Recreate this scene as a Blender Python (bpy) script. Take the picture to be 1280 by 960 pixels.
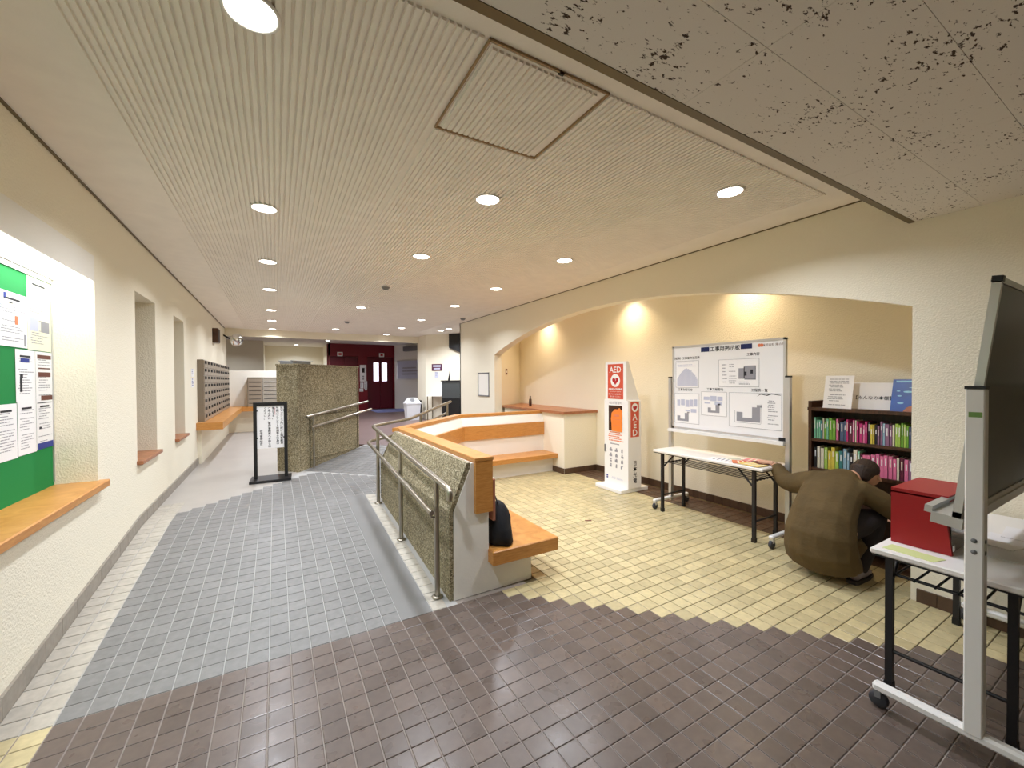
import bpy, bmesh, math, random
from mathutils import Vector, Matrix
random.seed(7)
for o in list(bpy.data.objects): bpy.data.objects.remove(o)
S = bpy.context.scene
COL = S.collection

# ------------------------------------------------------------------ camera
F_PX, CAM_H = 510.16, 1.52
Rm = ((0.86545982, 0.00562951, -0.50094672), (-0.01107112, 0.99990758, -0.0078903), (0.50085601, 0.01237478, 0.86544216))
wv = lambda r: Vector((r[0], r[2], -r[1]))
c_r, c_d, c_f = wv(Rm[0]), wv(Rm[1]), wv(Rm[2])
cam = bpy.data.cameras.new('camera'); cam.sensor_fit = 'HORIZONTAL'; cam.sensor_width = 36
cam.lens = 36 * F_PX / 1280; cam.clip_start = 0.02; cam.clip_end = 100
camo = bpy.data.objects.new('camera', cam); COL.objects.link(camo)
m4 = Matrix.Identity(4)
for i in range(3):
    m4[i][0] = c_r[i]; m4[i][1] = -c_d[i]; m4[i][2] = -c_f[i]
m4[2][3] = CAM_H
camo.matrix_world = m4
S.camera = camo
# ------------------------------------------------------------------ world, exposure
w = bpy.data.worlds.new('world'); S.world = w; w.use_nodes = True
w.node_tree.nodes['Background'].inputs[0].default_value = (0.05, 0.05, 0.06, 1)
w.node_tree.nodes['Background'].inputs[1].default_value = 0.0
S.view_settings.view_transform = 'Standard'; S.view_settings.look = 'None'
S.view_settings.gamma = 1; S.view_settings.use_curve_mapping = False
S.cycles.max_bounces = 16; S.cycles.diffuse_bounces = 12
S.view_settings.exposure = 0.46
LAMP_W, LAMP_C = 14.0, (0.95, 1.0, 1.10)
SPOT_W, SPOT_C = 4.4, (1.0, 0.75, 0.47)
STRIP_W = 2.6

# ------------------------------------------------------------------ materials
def lin(c):
    return tuple(((v / 255) / 12.92 if v / 255 <= 0.04045 else ((v / 255 + 0.055) / 1.055) ** 2.4) for v in c) + (1,)
def mat(name, rgb, rough=0.6, metal=0.0, emit=0, bump=None, var=None, spec=0.5, alpha=None, trans=0):
    """rgb in sRGB 0-255; bump=(scale, strength); var=(scale, amount) mottles the colour"""
    m = bpy.data.materials.new(name); m.use_nodes = True
    nt = m.node_tree; b = nt.nodes['Principled BSDF']; col = lin(rgb)
    b.inputs['Base Color'].default_value = col; b.inputs['Roughness'].default_value = rough
    b.inputs['Metallic'].default_value = metal; b.inputs['Specular IOR Level'].default_value = spec
    if trans: b.inputs['Transmission Weight'].default_value = trans
    if emit:
        b.inputs['Emission Color'].default_value = col; b.inputs['Emission Strength'].default_value = emit
    tc = None
    if bump or var:
        tc = nt.nodes.new('ShaderNodeTexCoord')
    if bump:
        n = nt.nodes.new('ShaderNodeTexNoise'); n.inputs['Scale'].default_value = bump[0]; n.inputs['Detail'].default_value = 4
        bp = nt.nodes.new('ShaderNodeBump'); bp.inputs['Strength'].default_value = bump[1]; bp.inputs['Distance'].default_value = 0.01
        nt.links.new(tc.outputs['Object'], n.inputs['Vector']); nt.links.new(n.outputs[0], bp.inputs['Height'])
        nt.links.new(bp.outputs[0], b.inputs['Normal'])
    if var:
        n = nt.nodes.new('ShaderNodeTexNoise'); n.inputs['Scale'].default_value = var[0]; n.inputs['Detail'].default_value = 5
        mr = nt.nodes.new('ShaderNodeMapRange'); mr.inputs[1].default_value = 0.3; mr.inputs[2].default_value = 0.7
        mr.inputs[3].default_value = 1 - var[1]; mr.inputs[4].default_value = 1 + var[1]
        mx = nt.nodes.new('ShaderNodeVectorMath'); mx.operation = 'SCALE'; mx.inputs[0].default_value = col[:3]
        nt.links.new(tc.outputs['Object'], n.inputs['Vector']); nt.links.new(n.outputs[0], mr.inputs[0])
        nt.links.new(mr.outputs[0], mx.inputs['Scale']); nt.links.new(mx.outputs[0], b.inputs['Base Color'])
    return m
def wood(name, a, b_, rough=0.4, scale=(1, 1, 14)):
    m = bpy.data.materials.new(name); m.use_nodes = True; nt = m.node_tree; b = nt.nodes['Principled BSDF']
    tc = nt.nodes.new('ShaderNodeTexCoord'); mp = nt.nodes.new('ShaderNodeMapping'); mp.inputs['Scale'].default_value = scale
    n = nt.nodes.new('ShaderNodeTexNoise'); n.inputs['Scale'].default_value = 3; n.inputs['Detail'].default_value = 8; n.inputs['Distortion'].default_value = 1.2
    r = nt.nodes.new('ShaderNodeValToRGB'); r.color_ramp.elements[0].position = 0.3; r.color_ramp.elements[1].position = 0.72
    r.color_ramp.elements[0].color = lin(a); r.color_ramp.elements[1].color = lin(b_)
    nt.links.new(tc.outputs['Object'], mp.inputs[0]); nt.links.new(mp.outputs[0], n.inputs['Vector'])
    nt.links.new(n.outputs[0], r.inputs[0]); nt.links.new(r.outputs[0], b.inputs['Base Color'])
    b.inputs['Roughness'].default_value = rough
    return m
def tilemat(name, rgb, amount, rough, hue=0.0):
    """glazed floor tile: every tile a little lighter or darker, fine clouding inside"""
    m = bpy.data.materials.new(name); m.use_nodes = True; nt = m.node_tree; b = nt.nodes['Principled BSDF']
    L = nt.links.new
    oi = nt.nodes.new('ShaderNodeObjectInfo'); ge = nt.nodes.new('ShaderNodeNewGeometry')
    ad = nt.nodes.new('ShaderNodeMath'); ad.operation = 'ADD'; L(oi.outputs['Random'], ad.inputs[0]); L(ge.outputs['Random Per Island'], ad.inputs[1])
    fr = nt.nodes.new('ShaderNodeMath'); fr.operation = 'FRACT'; L(ad.outputs[0], fr.inputs[0])
    n = nt.nodes.new('ShaderNodeTexNoise'); n.inputs['Scale'].default_value = 28; n.inputs['Detail'].default_value = 3
    L(ge.outputs['Position'], n.inputs['Vector'])
    mr = nt.nodes.new('ShaderNodeMapRange'); mr.inputs[3].default_value = 1 - amount; mr.inputs[4].default_value = 1 + amount
    L(fr.outputs[0], mr.inputs[0])
    mr2 = nt.nodes.new('ShaderNodeMapRange'); mr2.inputs[1].default_value = 0.3; mr2.inputs[2].default_value = 0.7
    mr2.inputs[3].default_value = 0.9; mr2.inputs[4].default_value = 1.1; L(n.outputs[0], mr2.inputs[0])
    mu = nt.nodes.new('ShaderNodeMath'); mu.operation = 'MULTIPLY'; L(mr.outputs[0], mu.inputs[0]); L(mr2.outputs[0], mu.inputs[1])
    sc = nt.nodes.new('ShaderNodeVectorMath'); sc.operation = 'SCALE'; sc.inputs[0].default_value = lin(rgb)[:3]
    L(mu.outputs[0], sc.inputs['Scale']); L(sc.outputs[0], b.inputs['Base Color'])
    b.inputs['Roughness'].default_value = rough
    n2 = nt.nodes.new('ShaderNodeTexNoise'); n2.inputs['Scale'].default_value = 9; L(ge.outputs['Position'], n2.inputs['Vector'])
    mr3 = nt.nodes.new('ShaderNodeMapRange'); mr3.inputs[3].default_value = rough - 0.1; mr3.inputs[4].default_value = rough + 0.12
    L(n2.outputs[0], mr3.inputs[0]); L(mr3.outputs[0], b.inputs['Roughness'])
    return m
def speckle(name, base, dark, rough=0.9):
    """rock wool ceiling board with small ragged fissures"""
    m = bpy.data.materials.new(name); m.use_nodes = True; nt = m.node_tree; b = nt.nodes['Principled BSDF']; L = nt.links.new
    ge = nt.nodes.new('ShaderNodeNewGeometry')
    mp = nt.nodes.new('ShaderNodeMapping'); mp.inputs['Scale'].default_value = (40, 75, 40); L(ge.outputs['Position'], mp.inputs[0])
    n = nt.nodes.new('ShaderNodeTexNoise'); n.inputs['Scale'].default_value = 1; n.inputs['Detail'].default_value = 3; n.inputs['Roughness'].default_value = 0.62
    L(mp.outputs[0], n.inputs['Vector'])
    n2 = nt.nodes.new('ShaderNodeTexNoise'); n2.inputs['Scale'].default_value = 3.5; n2.inputs['Detail'].default_value = 2; L(ge.outputs['Position'], n2.inputs['Vector'])
    ad = nt.nodes.new('ShaderNodeMath'); ad.operation = 'MULTIPLY_ADD'; ad.inputs[1].default_value = 0.32; L(n2.outputs[0], ad.inputs[0]); L(n.outputs[0], ad.inputs[2])
    r = nt.nodes.new('ShaderNodeValToRGB'); r.color_ramp.elements[0].position = 0.785; r.color_ramp.elements[1].position = 0.84
    r.color_ramp.elements[0].color = lin(base); r.color_ramp.elements[1].color = lin(dark)
    L(ad.outputs[0], r.inputs[0]); L(r.outputs[0], b.inputs['Base Color']); b.inputs['Roughness'].default_value = rough
    bp = nt.nodes.new('ShaderNodeBump'); bp.inputs['Strength'].default_value = 0.4; bp.inputs['Distance'].default_value = 0.004; bp.invert = True
    L(r.outputs[0], bp.inputs['Height'])
    return m
def granite(name):
    m = bpy.data.materials.new(name); m.use_nodes = True; nt = m.node_tree; b = nt.nodes['Principled BSDF']; L = nt.links.new
    ge = nt.nodes.new('ShaderNodeNewGeometry')
    v = nt.nodes.new('ShaderNodeTexVoronoi'); v.inputs['Scale'].default_value = 105; L(ge.outputs['Position'], v.inputs['Vector'])
    sp = nt.nodes.new('ShaderNodeSeparateColor'); L(v.outputs['Color'], sp.inputs[0])
    r = nt.nodes.new('ShaderNodeValToRGB'); e = r.color_ramp.elements
    e[0].position = 0.0; e[0].color = lin((82, 74, 52)); e[1].position = 1.0; e[1].color = lin((186, 177, 152))
    k = e.new(0.25); k.color = lin((124, 114, 86)); k = e.new(0.7); k.color = lin((149, 138, 108))
    L(sp.outputs[0], r.inputs[0])
    n = nt.nodes.new('ShaderNodeTexNoise'); n.inputs['Scale'].default_value = 2.5; n.inputs['Detail'].default_value = 4; L(ge.outputs['Position'], n.inputs['Vector'])
    mr = nt.nodes.new('ShaderNodeMapRange'); mr.inputs[1].default_value = 0.3; mr.inputs[2].default_value = 0.7; mr.inputs[3].default_value = 0.85; mr.inputs[4].default_value = 1.15
    L(n.outputs[0], mr.inputs[0])
    sc = nt.nodes.new('ShaderNodeVectorMath'); sc.operation = 'SCALE'; L(r.outputs[0], sc.inputs[0]); L(mr.outputs[0], sc.inputs['Scale'])
    L(sc.outputs[0], b.inputs['Base Color']); b.inputs['Roughness'].default_value = 0.75
    bp = nt.nodes.new('ShaderNodeBump'); bp.inputs['Strength'].default_value = 0.4; bp.inputs['Distance'].default_value = 0.006; L(v.outputs['Distance'], bp.inputs['Height'])
    L(bp.outputs[0], b.inputs['Normal'])
    return m
M = {}
M['plaster'] = mat('plaster_cream', (240, 234, 214), 0.85, bump=(90, 0.5))
M['plaster_white'] = mat('plaster_white', (240, 238, 230), 0.8, bump=(60, 0.15))
M['ceil'] = mat('ceiling_paint', (241, 236, 228), 0.9, bump=(50, 0.1), var=(6, 0.03))
M['ceil_white'] = mat('ceiling_paint_white', (238, 235, 228), 0.9)
M['speck'] = speckle('rock_wool_board', (228, 224, 218), (66, 50, 40))
M['bronze'] = mat('bronze_trim', (108, 94, 66), 0.45, 0.3)
M['honey'] = wood('honey_wood', (184, 122, 56), (208, 150, 80), 0.35, (3, 3, 30))
M['redwood'] = wood('red_brown_wood', (138, 82, 50), (182, 124, 84), 0.35, (4, 4, 30))
M['walnut'] = wood('walnut', (58, 36, 24), (88, 56, 36), 0.4, (12, 12, 3))
M['granite'] = granite('exposed_aggregate')
M['brown'] = tilemat('brown_tile', (98, 86, 79), 0.18, 0.29)
M['cream'] = tilemat('cream_tile', (190, 177, 136), 0.13, 0.32)
M['grey'] = tilemat('grey_tile', (122, 121, 119), 0.07, 0.5)
M['pale'] = tilemat('pale_tile', (178, 172, 160), 0.06, 0.5)
M['dark_tile'] = tilemat('dark_brown_tile', (84, 62, 46), 0.15, 0.4)
M['skirt'] = tilemat('skirting_tile_grey', (150, 143, 132), 0.08, 0.5)
M['grout_d'] = mat('grout_light', (150, 141, 134), 0.9)
M['grout_c'] = mat('grout_olive', (92, 80, 54), 0.9)
M['grout_g'] = mat('grout_white', (172, 171, 168), 0.9)
M['vinyl'] = mat('pale_sheet_floor', (172, 167, 160), 0.45, var=(3, 0.04))
M['hall'] = mat('hall_floor', (112, 92, 88), 0.4, var=(5, 0.06))
M['concrete'] = mat('smooth_grey_strip', (122, 121, 119), 0.5, var=(4, 0.05))
M['steel'] = mat('stainless', (176, 170, 158), 0.28, 1.0)
M['alu'] = mat('aluminium', (205, 205, 203), 0.4, 0.7)
M['white_metal'] = mat('white_metal', (232, 232, 230), 0.4)
M['white'] = mat('white_plastic', (240, 240, 238), 0.4)
M['table_white'] = mat('table_white', (236, 234, 230), 0.35)
M['black_metal'] = mat('black_metal', (26, 25, 28), 0.45)
M['black'] = mat('black', (14, 14, 15), 0.5)
M['black_cloth'] = mat('black_cloth', (16, 17, 22), 0.8, bump=(30, 0.4))
M['grey_plastic'] = mat('grey_plastic', (118, 120, 122), 0.5)
M['green'] = mat('green_felt', (8, 132, 62), 0.9, bump=(200, 0.1))
M['paper'] = mat('paper', (243, 243, 244), 0.8)
M['paper_cream'] = mat('paper_cream', (242, 240, 214), 0.8)
M['ink'] = mat('ink', (40, 40, 46), 0.8)
M['ink_grey'] = mat('ink_grey', (150, 150, 158), 0.8)
M['ink_lav'] = mat('ink_lavender', (192, 196, 216), 0.8)
M['ink_blue'] = mat('ink_blue', (46, 60, 140), 0.8)
M['navy'] = mat('navy_print', (18, 32, 88), 0.7)
M['ink_red'] = mat('ink_red', (190, 40, 44), 0.8)
M['ink_brown'] = mat('ink_brown', (106, 62, 50), 0.8)
M['ink_orange'] = mat('ink_orange', (224, 130, 90), 0.8)
M['aed_red'] = mat('aed_red', (206, 82, 56), 0.5)
M['orange'] = mat('orange_case', (240, 132, 50), 0.5)
M['heart'] = mat('heart_red', (176, 16, 34), 0.5)
M['dark_win'] = mat('dark_window', (60, 34, 22), 0.2)
M['board'] = mat('whiteboard', (240, 241, 243), 0.25)
M['slate'] = mat('slate_board', (26, 36, 38), 0.3, spec=0.3)
M['red_box'] = mat('red_card', (156, 6, 14), 0.45)
M['clear'] = mat('smoky_clear', (206, 200, 204), 0.1, trans=0.85)
M['maroon'] = mat('maroon_paint', (122, 6, 30), 0.4)
M['maroon_d'] = mat('maroon_door', (96, 6, 32), 0.35)
M['doorlit'] = mat('lit_door_glass', (236, 236, 250), 0.3, emit=1.2)
M['patch_blue'] = mat('blue_patch', (128, 134, 186), 0.8)
M['mbox'] = mat('mailbox_metal', (140, 128, 112), 0.45, 0.3)
M['mbox_d'] = mat('mailbox_door', (164, 152, 136), 0.4, 0.25)
M['mbox_s'] = mat('mailbox_silver', (190, 184, 174), 0.35, 0.5)
M['lamp'] = mat('lamp_lens', (255, 247, 232), 0.5, emit=14)
M['tube'] = mat('light_diffuser', (250, 252, 250), 0.5, emit=4)
M['mirror'] = mat('mirror', (220, 222, 222), 0.06, 1.0)
M['purple'] = mat('purple_plate', (92, 48, 74), 0.4)
M['skin'] = mat('skin', (214, 168, 140), 0.6)
M['hair'] = mat('hair', (48, 34, 26), 0.6, bump=(80, 0.5))
M['olive'] = mat('olive_coat', (86, 69, 36), 0.85, bump=(11, 1.0), var=(7, 0.15))
M['trousers'] = mat('dark_trousers', (38, 32, 36), 0.85, bump=(20, 0.3))
M['shoe'] = mat('shoe', (150, 140, 148), 0.6)
M['sole'] = mat('shoe_sole', (60, 52, 50), 0.7)
M['rubber'] = mat('rubber', (50, 52, 58), 0.6)
M['blue_cover'] = mat('blue_cover', (26, 76, 160), 0.35, var=(9, 0.25))
M['light_blue'] = mat('light_blue_print', (150, 205, 235), 0.5)
M['pinkcard'] = mat('pink_brown_card', (176, 116, 92), 0.6)
M['glass'] = mat('window_glass', (150, 150, 130), 0.15, trans=0.5)
M['bin_white'] = mat('bin_plastic', (226, 228, 232), 0.45)
M['tape_green'] = mat('green_sticker', (110, 150, 80), 0.6)

# ------------------------------------------------------------------ mesh helpers
ORG = {}
class B:
    def __init__(s): s.v = []; s.f = []; s.mi = []; s.smooth = []
    def add(s, vs, fs, mi=0, sm=False):
        n = len(s.v); s.v += [tuple(p) for p in vs]
        for f in fs: s.f.append(tuple(n + i for i in f)); s.mi.append(mi); s.smooth.append(sm)
        return s
    def box(s, x0, y0, z0, x1, y1, z1, mi=0):
        x0, x1 = min(x0, x1), max(x0, x1); y0, y1 = min(y0, y1), max(y0, y1); z0, z1 = min(z0, z1), max(z0, z1)
        return s.add([(x0, y0, z0), (x1, y0, z0), (x1, y1, z0), (x0, y1, z0), (x0, y0, z1), (x1, y0, z1), (x1, y1, z1), (x0, y1, z1)],
                     [(0, 3, 2, 1), (4, 5, 6, 7), (0, 1, 5, 4), (1, 2, 6, 5), (2, 3, 7, 6), (3, 0, 4, 7)], mi)
    def cbox(s, x0, y0, z0, x1, y1, z1, c=0.006, mi=0):
        """box with chamfered edges"""
        bm = bmesh.new(); bmesh.ops.create_cube(bm, size=1)
        for v in bm.verts: v.co = Vector(((x0 + x1) / 2 + v.co.x * abs(x1 - x0), (y0 + y1) / 2 + v.co.y * abs(y1 - y0), (z0 + z1) / 2 + v.co.z * abs(z1 - z0)))
        bmesh.ops.bevel(bm, geom=bm.edges[:], offset=c, segments=1, affect='EDGES')
        bm.verts.index_update(); s.add([v.co[:] for v in bm.verts], [[v.index for v in f.verts] for f in bm.faces], mi); bm.free(); return s
    def quad(s, a, b, c, d, mi=0): return s.add([a, b, c, d], [(0, 1, 2, 3)], mi)
    def prism(s, poly, lo, hi, axis='z', mi=0):
        """2D polygon extruded along an axis; poly coordinates are the other two axes in xyz order"""
        n = len(poly)
        def P(p, t): return {'z': (p[0], p[1], t), 'y': (p[0], t, p[1]), 'x': (t, p[0], p[1])}[axis]
        vs = [P(p, lo) for p in poly] + [P(p, hi) for p in poly]
        fs = [tuple(range(n))[::-1], tuple(range(n, 2 * n))] + [(i, (i + 1) % n, n + (i + 1) % n, n + i) for i in range(n)]
        return s.add(vs, fs, mi)
    def loft(s, a, b, mi=0):
        n = len(a)
        return s.add(list(a) + list(b), [tuple(range(n))[::-1], tuple(range(n, 2 * n))] + [(i, (i + 1) % n, n + (i + 1) % n, n + i) for i in range(n)], mi)
    def tube(s, path, r, n=10, mi=0, caps=True):
        pts = [Vector(p) for p in path]; rs = r if isinstance(r, (list, tuple)) else [r] * len(pts); rings = []
        for i, p in enumerate(pts):
            d = (pts[min(i + 1, len(pts) - 1)] - pts[max(i - 1, 0)]).normalized()
            u = d.orthogonal().normalized() if i == 0 else (u - d * u.dot(d)).normalized()
            v = d.cross(u)
            rings.append([p + (u * math.cos(2 * math.pi * k / n) + v * math.sin(2 * math.pi * k / n)) * rs[i] for k in range(n)])
        vs = [q for R_ in rings for q in R_]; fs = []
        for i in range(len(pts) - 1):
            for k in range(n): fs.append((i * n + k, i * n + (k + 1) % n, (i + 1) * n + (k + 1) % n, (i + 1) * n + k))
        s.add(vs, fs, mi, True)
        if caps: s.add(rings[0], [tuple(range(n))[::-1]], mi); s.add(rings[-1], [tuple(range(n))], mi)
        return s
    def lathe(s, prof, cx, cy, n=20, mi=0, axis='z', sm=True):
        """profile [(r, h)] turned round a vertical (or x/y) axis through cx, cy"""
        vs = []; fs = []
        for r, h in prof:
            for k in range(n):
                a = 2 * math.pi * k / n; p, q = cx + r * math.cos(a), cy + r * math.sin(a)
                vs.append({'z': (p, q, h), 'x': (h, p, q), 'y': (p, h, q)}[axis])
        for i in range(len(prof) - 1):
            for k in range(n): fs.append((i * n + k, i * n + (k + 1) % n, (i + 1) * n + (k + 1) % n, (i + 1) * n + k))
        return s.add(vs, fs, mi, sm)
    def xf(s, fn): s.v = [tuple(fn(Vector(p))) for p in s.v]; return s
    def build(s, name, mats, parent=None, origin=None, normals=True):
        if origin is None:
            if parent is not None: origin = ORG[parent.name]
            else:
                xs, ys, zs = zip(*s.v); origin = Vector(((min(xs) + max(xs)) / 2, (min(ys) + max(ys)) / 2, min(zs)))
        origin = Vector(origin)
        me = bpy.data.meshes.new(name); me.from_pydata([Vector(p) - origin for p in s.v], [], s.f)
        for m in (mats if isinstance(mats, (list, tuple)) else [mats]): me.materials.append(M[m] if isinstance(m, str) else m)
        for p, mi, sm in zip(me.polygons, s.mi, s.smooth): p.material_index = mi; p.use_smooth = sm
        if normals:
            bm = bmesh.new(); bm.from_mesh(me); bmesh.ops.recalc_face_normals(bm, faces=bm.faces[:]); bm.to_mesh(me); bm.free()
        o = bpy.data.objects.new(name, me); COL.objects.link(o)
        if parent is not None: o.parent = parent
        else: o.location = origin
        ORG[o.name] = origin
        return o
def tag(o, label, cat=None, group=None, kind=None):
    o['label'] = label
    if cat: o['category'] = cat
    if group: o['group'] = group
    if kind: o['kind'] = kind
    return o
def thing(name, loc, label, cat, group=None, kind=None):
    o = bpy.data.objects.new(name, None); COL.objects.link(o); o.location = loc; o.empty_display_size = 0.1
    ORG[o.name] = Vector(loc)
    return tag(o, label, cat, group, kind)
def dup(root, loc, label=None, group=None):
    r = root.copy(); COL.objects.link(r); r.location = loc; ORG[r.name] = Vector(loc)
    if label: r['label'] = label
    if group: r['group'] = group
    for ch in list(root.children):
        c = ch.copy(); COL.objects.link(c); c.parent = r
        for g in list(ch.children):
            d = g.copy(); COL.objects.link(d); d.parent = c
    return r
def struct(o, label, cat): return tag(o, label, cat, kind='structure')
def text(body, name, parent, org, right, up, size, m, align='CENTER', bold=0.0, spacing=1.0):
    """flat lettering laid on a surface: org is the baseline point, right/up the surface axes"""
    cu = bpy.data.curves.new(name, 'FONT'); cu.body = body; cu.size = size; cu.align_x = align; cu.offset = bold; cu.space_line = spacing
    cu.resolution_u = 2
    t = bpy.data.objects.new(name, cu); COL.objects.link(t)
    bpy.context.view_layer.update()
    me = bpy.data.meshes.new_from_object(t.evaluated_get(bpy.context.evaluated_depsgraph_get()))
    bpy.data.objects.remove(t); bpy.data.curves.remove(cu)
    right, up, org = Vector(right).normalized(), Vector(up).normalized(), Vector(org)
    for v in me.vertices: v.co = org + right * v.co.x + up * v.co.y - ORG[parent.name]
    me.materials.clear(); me.materials.append(M[m]); me.name = name
    o = bpy.data.objects.new(name, me); COL.objects.link(o); o.parent = parent; ORG[o.name] = ORG[parent.name]
    return o
def vtext(cols, name, parent, org, right, up, size, pitch, colpitch, m, bold=0.0):
    """vertical Japanese lettering: columns run right to left, org is the top of the first column"""
    vs = []; fs = []; right, up, org = Vector(right).normalized(), Vector(up).normalized(), Vector(org)
    for ci, col in enumerate(cols):
        top = 0
        if isinstance(col, tuple): col, top = col
        for k, ch in enumerate(col):
            cu = bpy.data.curves.new('glyph', 'FONT'); cu.body = ch; cu.size = size; cu.align_x = 'CENTER'; cu.offset = bold; cu.resolution_u = 1
            t = bpy.data.objects.new('glyph', cu); COL.objects.link(t); bpy.context.view_layer.update()
            me = bpy.data.meshes.new_from_object(t.evaluated_get(bpy.context.evaluated_depsgraph_get()))
            n = len(vs); p0 = org - right * (ci * colpitch) - up * ((k + top) * pitch + size * 0.8)
            vs += [p0 + right * v.co.x + up * v.co.y for v in me.vertices]; fs += [tuple(n + i for i in p.vertices) for p in me.polygons]
            bpy.data.objects.remove(t); bpy.data.curves.remove(cu); bpy.data.meshes.remove(me)
    b = B(); b.add(vs, fs); return b.build(name, m, parent, normals=False)
def frame_pts(org, right, up):
    org, right, up = Vector(org), Vector(right).normalized(), Vector(up).normalized(); nrm = right.cross(up)
    return lambda a, b, c=0.0: tuple(org + right * a + up * b + nrm * c)
def rects(b, P, items, c=0.0006, mi=0):
    for (x0, y0, x1, y1) in items: b.quad(P(x0, y0, c), P(x1, y0, c), P(x1, y1, c), P(x0, y1, c), mi)
    return b
def slab(b, P, x0, y0, x1, y1, c0, c1, mi=0):
    return b.loft([P(x0, y0, c0), P(x1, y0, c0), P(x1, y1, c0), P(x0, y1, c0)], [P(x0, y0, c1), P(x1, y0, c1), P(x1, y1, c1), P(x0, y1, c1)], mi)
def lines(x0, x1, y0, y1, step, seed, h=0.004, fill=0.85):
    r = random.Random(seed); out = []; y = y1
    while y - h > y0:
        if r.random() < fill:
            a = x0 + r.random() * 0.12 * (x1 - x0); e = x1 - r.random() * 0.45 * (x1 - x0); x = a
            while x < e - 0.004:
                wd = min(r.uniform(0.008, 0.035), e - x); out.append((x, y - h, x + wd, y)); x += wd + r.uniform(0.002, 0.005)
        y -= step
    return out

XL, XA, XB = -1.085, 3.745, 4.62          # left wall, arch wall, back wall of the alcove
ZC, ZLOW, ZHALL, ZL, ZU = 2.82, 2.565, 2.9, 0.2, 0.35
Y0, YE = 2.565, 4.9                       # first ramp from Y0 to YE
def fz(x, y):
    """floor level of ramps and landing"""
    z = 0 if y < Y0 else min((y - Y0) / (YE - Y0), 1) * ZL
    s = x + y
    if s > 7.0 and y - x < 6.0: z += min((s - 7.0) / 2.1, 1) * (ZU - ZL)
    return z

# ------------------------------------------------------------------ floor
PX, PY = 0.1025, 0.1015
GX0 = -0.868
def proj(p):
    d = Vector(p) - Vector((0, 0, CAM_H)); z = d.dot(c_f)
    if z < 0.05: return None
    return 640 + F_PX * d.dot(c_r) / z, 480 + F_PX * d.dot(c_d) / z, z
def tile_mesh(b, x0, y0, x1, y1, zf, mi=0, g=0.0027, c=0.0025, t=0.008):
    x0 += g; y0 += g; x1 -= g; y1 -= g
    o = [(x0, y0), (x1, y0), (x1, y1), (x0, y1)]; i = [(x0 + c, y0 + c), (x1 - c, y0 + c), (x1 - c, y1 - c), (x0 + c, y1 - c)]
    vs = [(x, y, zf(x, y) - t) for x, y in o] + [(x, y, zf(x, y) - c * 0.6) for x, y in o] + [(x, y, zf(x, y)) for x, y in i]
    b.add(vs, [(0, 1, 5, 4), (1, 2, 6, 5), (2, 3, 7, 6), (3, 0, 4, 7), (4, 5, 9, 8), (5, 6, 10, 9), (6, 7, 11, 10), (7, 4, 8, 11), (8, 9, 10, 11)], mi)
def lay(parent, cells, slope=0.0, limit=300):
    """cells: (x0, y0, x1, y1, z, material); the largest in view become tiles of their own, the rest one stuff part"""
    def area(c):
        p = proj(((c[0] + c[2]) / 2, (c[1] + c[3]) / 2, c[4]))
        if not p or not (-20 < p[0] < 1300 and p[1] < 985): return 0
        return 1 / p[2] ** 3 * (c[2] - c[0]) * (c[3] - c[1])
    cells = sorted(cells, key=area, reverse=True); shared = {}
    for c in cells[:limit]:
        key = (round(c[2] - c[0], 3), round(c[3] - c[1], 3), c[5])
        if key not in shared:
            b = B(); wx, wy = (c[2] - c[0]) / 2, (c[3] - c[1]) / 2; tile_mesh(b, -wx, -wy, wx, wy, lambda x, y: 0.0)
            o = b.build('tile', c[5], None, origin=(0, 0, 0)); shared[key] = o.data; bpy.data.objects.remove(o)
        o = bpy.data.objects.new('tile', shared[key]); COL.objects.link(o); o.parent = parent
        o.location = Vector(((c[0] + c[2]) / 2, (c[1] + c[3]) / 2, c[4])) - ORG[parent.name]
        if slope: o.rotation_euler.x = math.atan(slope)
    rest = cells[limit:]
    if rest:
        names = sorted({c[5] for c in rest}); b = B()
        for c in rest:
            cy = (c[1] + c[3]) / 2; tile_mesh(b, c[0], c[1], c[2], c[3], lambda x, y: c[4] + (y - cy) * slope, names.index(c[5]))
        o = b.build('tiles', names, parent, normals=False); o['kind'] = 'stuff'
fl = B()
fl.prism([(XL - .3, -3.6), (4.7, -3.6), (4.7, 7.7), (1.0, 7.7 - 1.9), (1.0, Y0), (XL - .3, Y0)], -0.12, -0.004)
fl = fl.build('floor', 'grout_d', None, origin=(0, 0, 0))
struct(fl, 'lobby floor of square brown and cream tiles meeting in a stepped diagonal', 'floor')
gp = B(); gp.prism([(3.92, 0.0), (4.62, 0.0), (4.62, 5.6), (1.6, 5.6), (1.6, 2.565), (3.2, 0.72)], -0.006, -0.0036)
gp = gp.build('grout', 'grout_c', fl)
cells = []
for k in range(-2, 54):
    for j in range(-32, 34):
        x0, y0 = GX0 + k * PX, Y0 + j * PY; x1, y1 = x0 + PX, y0 + PY; cx, cy = (x0 + x1) / 2, (y0 + y1) / 2
        if cy < 1.04 and cx > XA - 0.02: continue
        if cy > 7.0 or y0 < -2.6 or x1 > XB + 0.02: continue
        if cy > Y0 and (x0 < 1.66 or y1 > 5.56 or y1 - x0 > 3.55 or (cx > 3.97 and cy > 5.2)): continue
        if cx < GX0: m = 'cream'
        elif cx > 4.13: m = 'dark_tile'
        elif cy > Y0: m = 'cream'
        else: m = 'cream' if cx + cy > 3.93 else 'brown'
        cells.append((x0, y0, x1, y1, 0.0, m))
lay(fl, cells)
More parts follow.
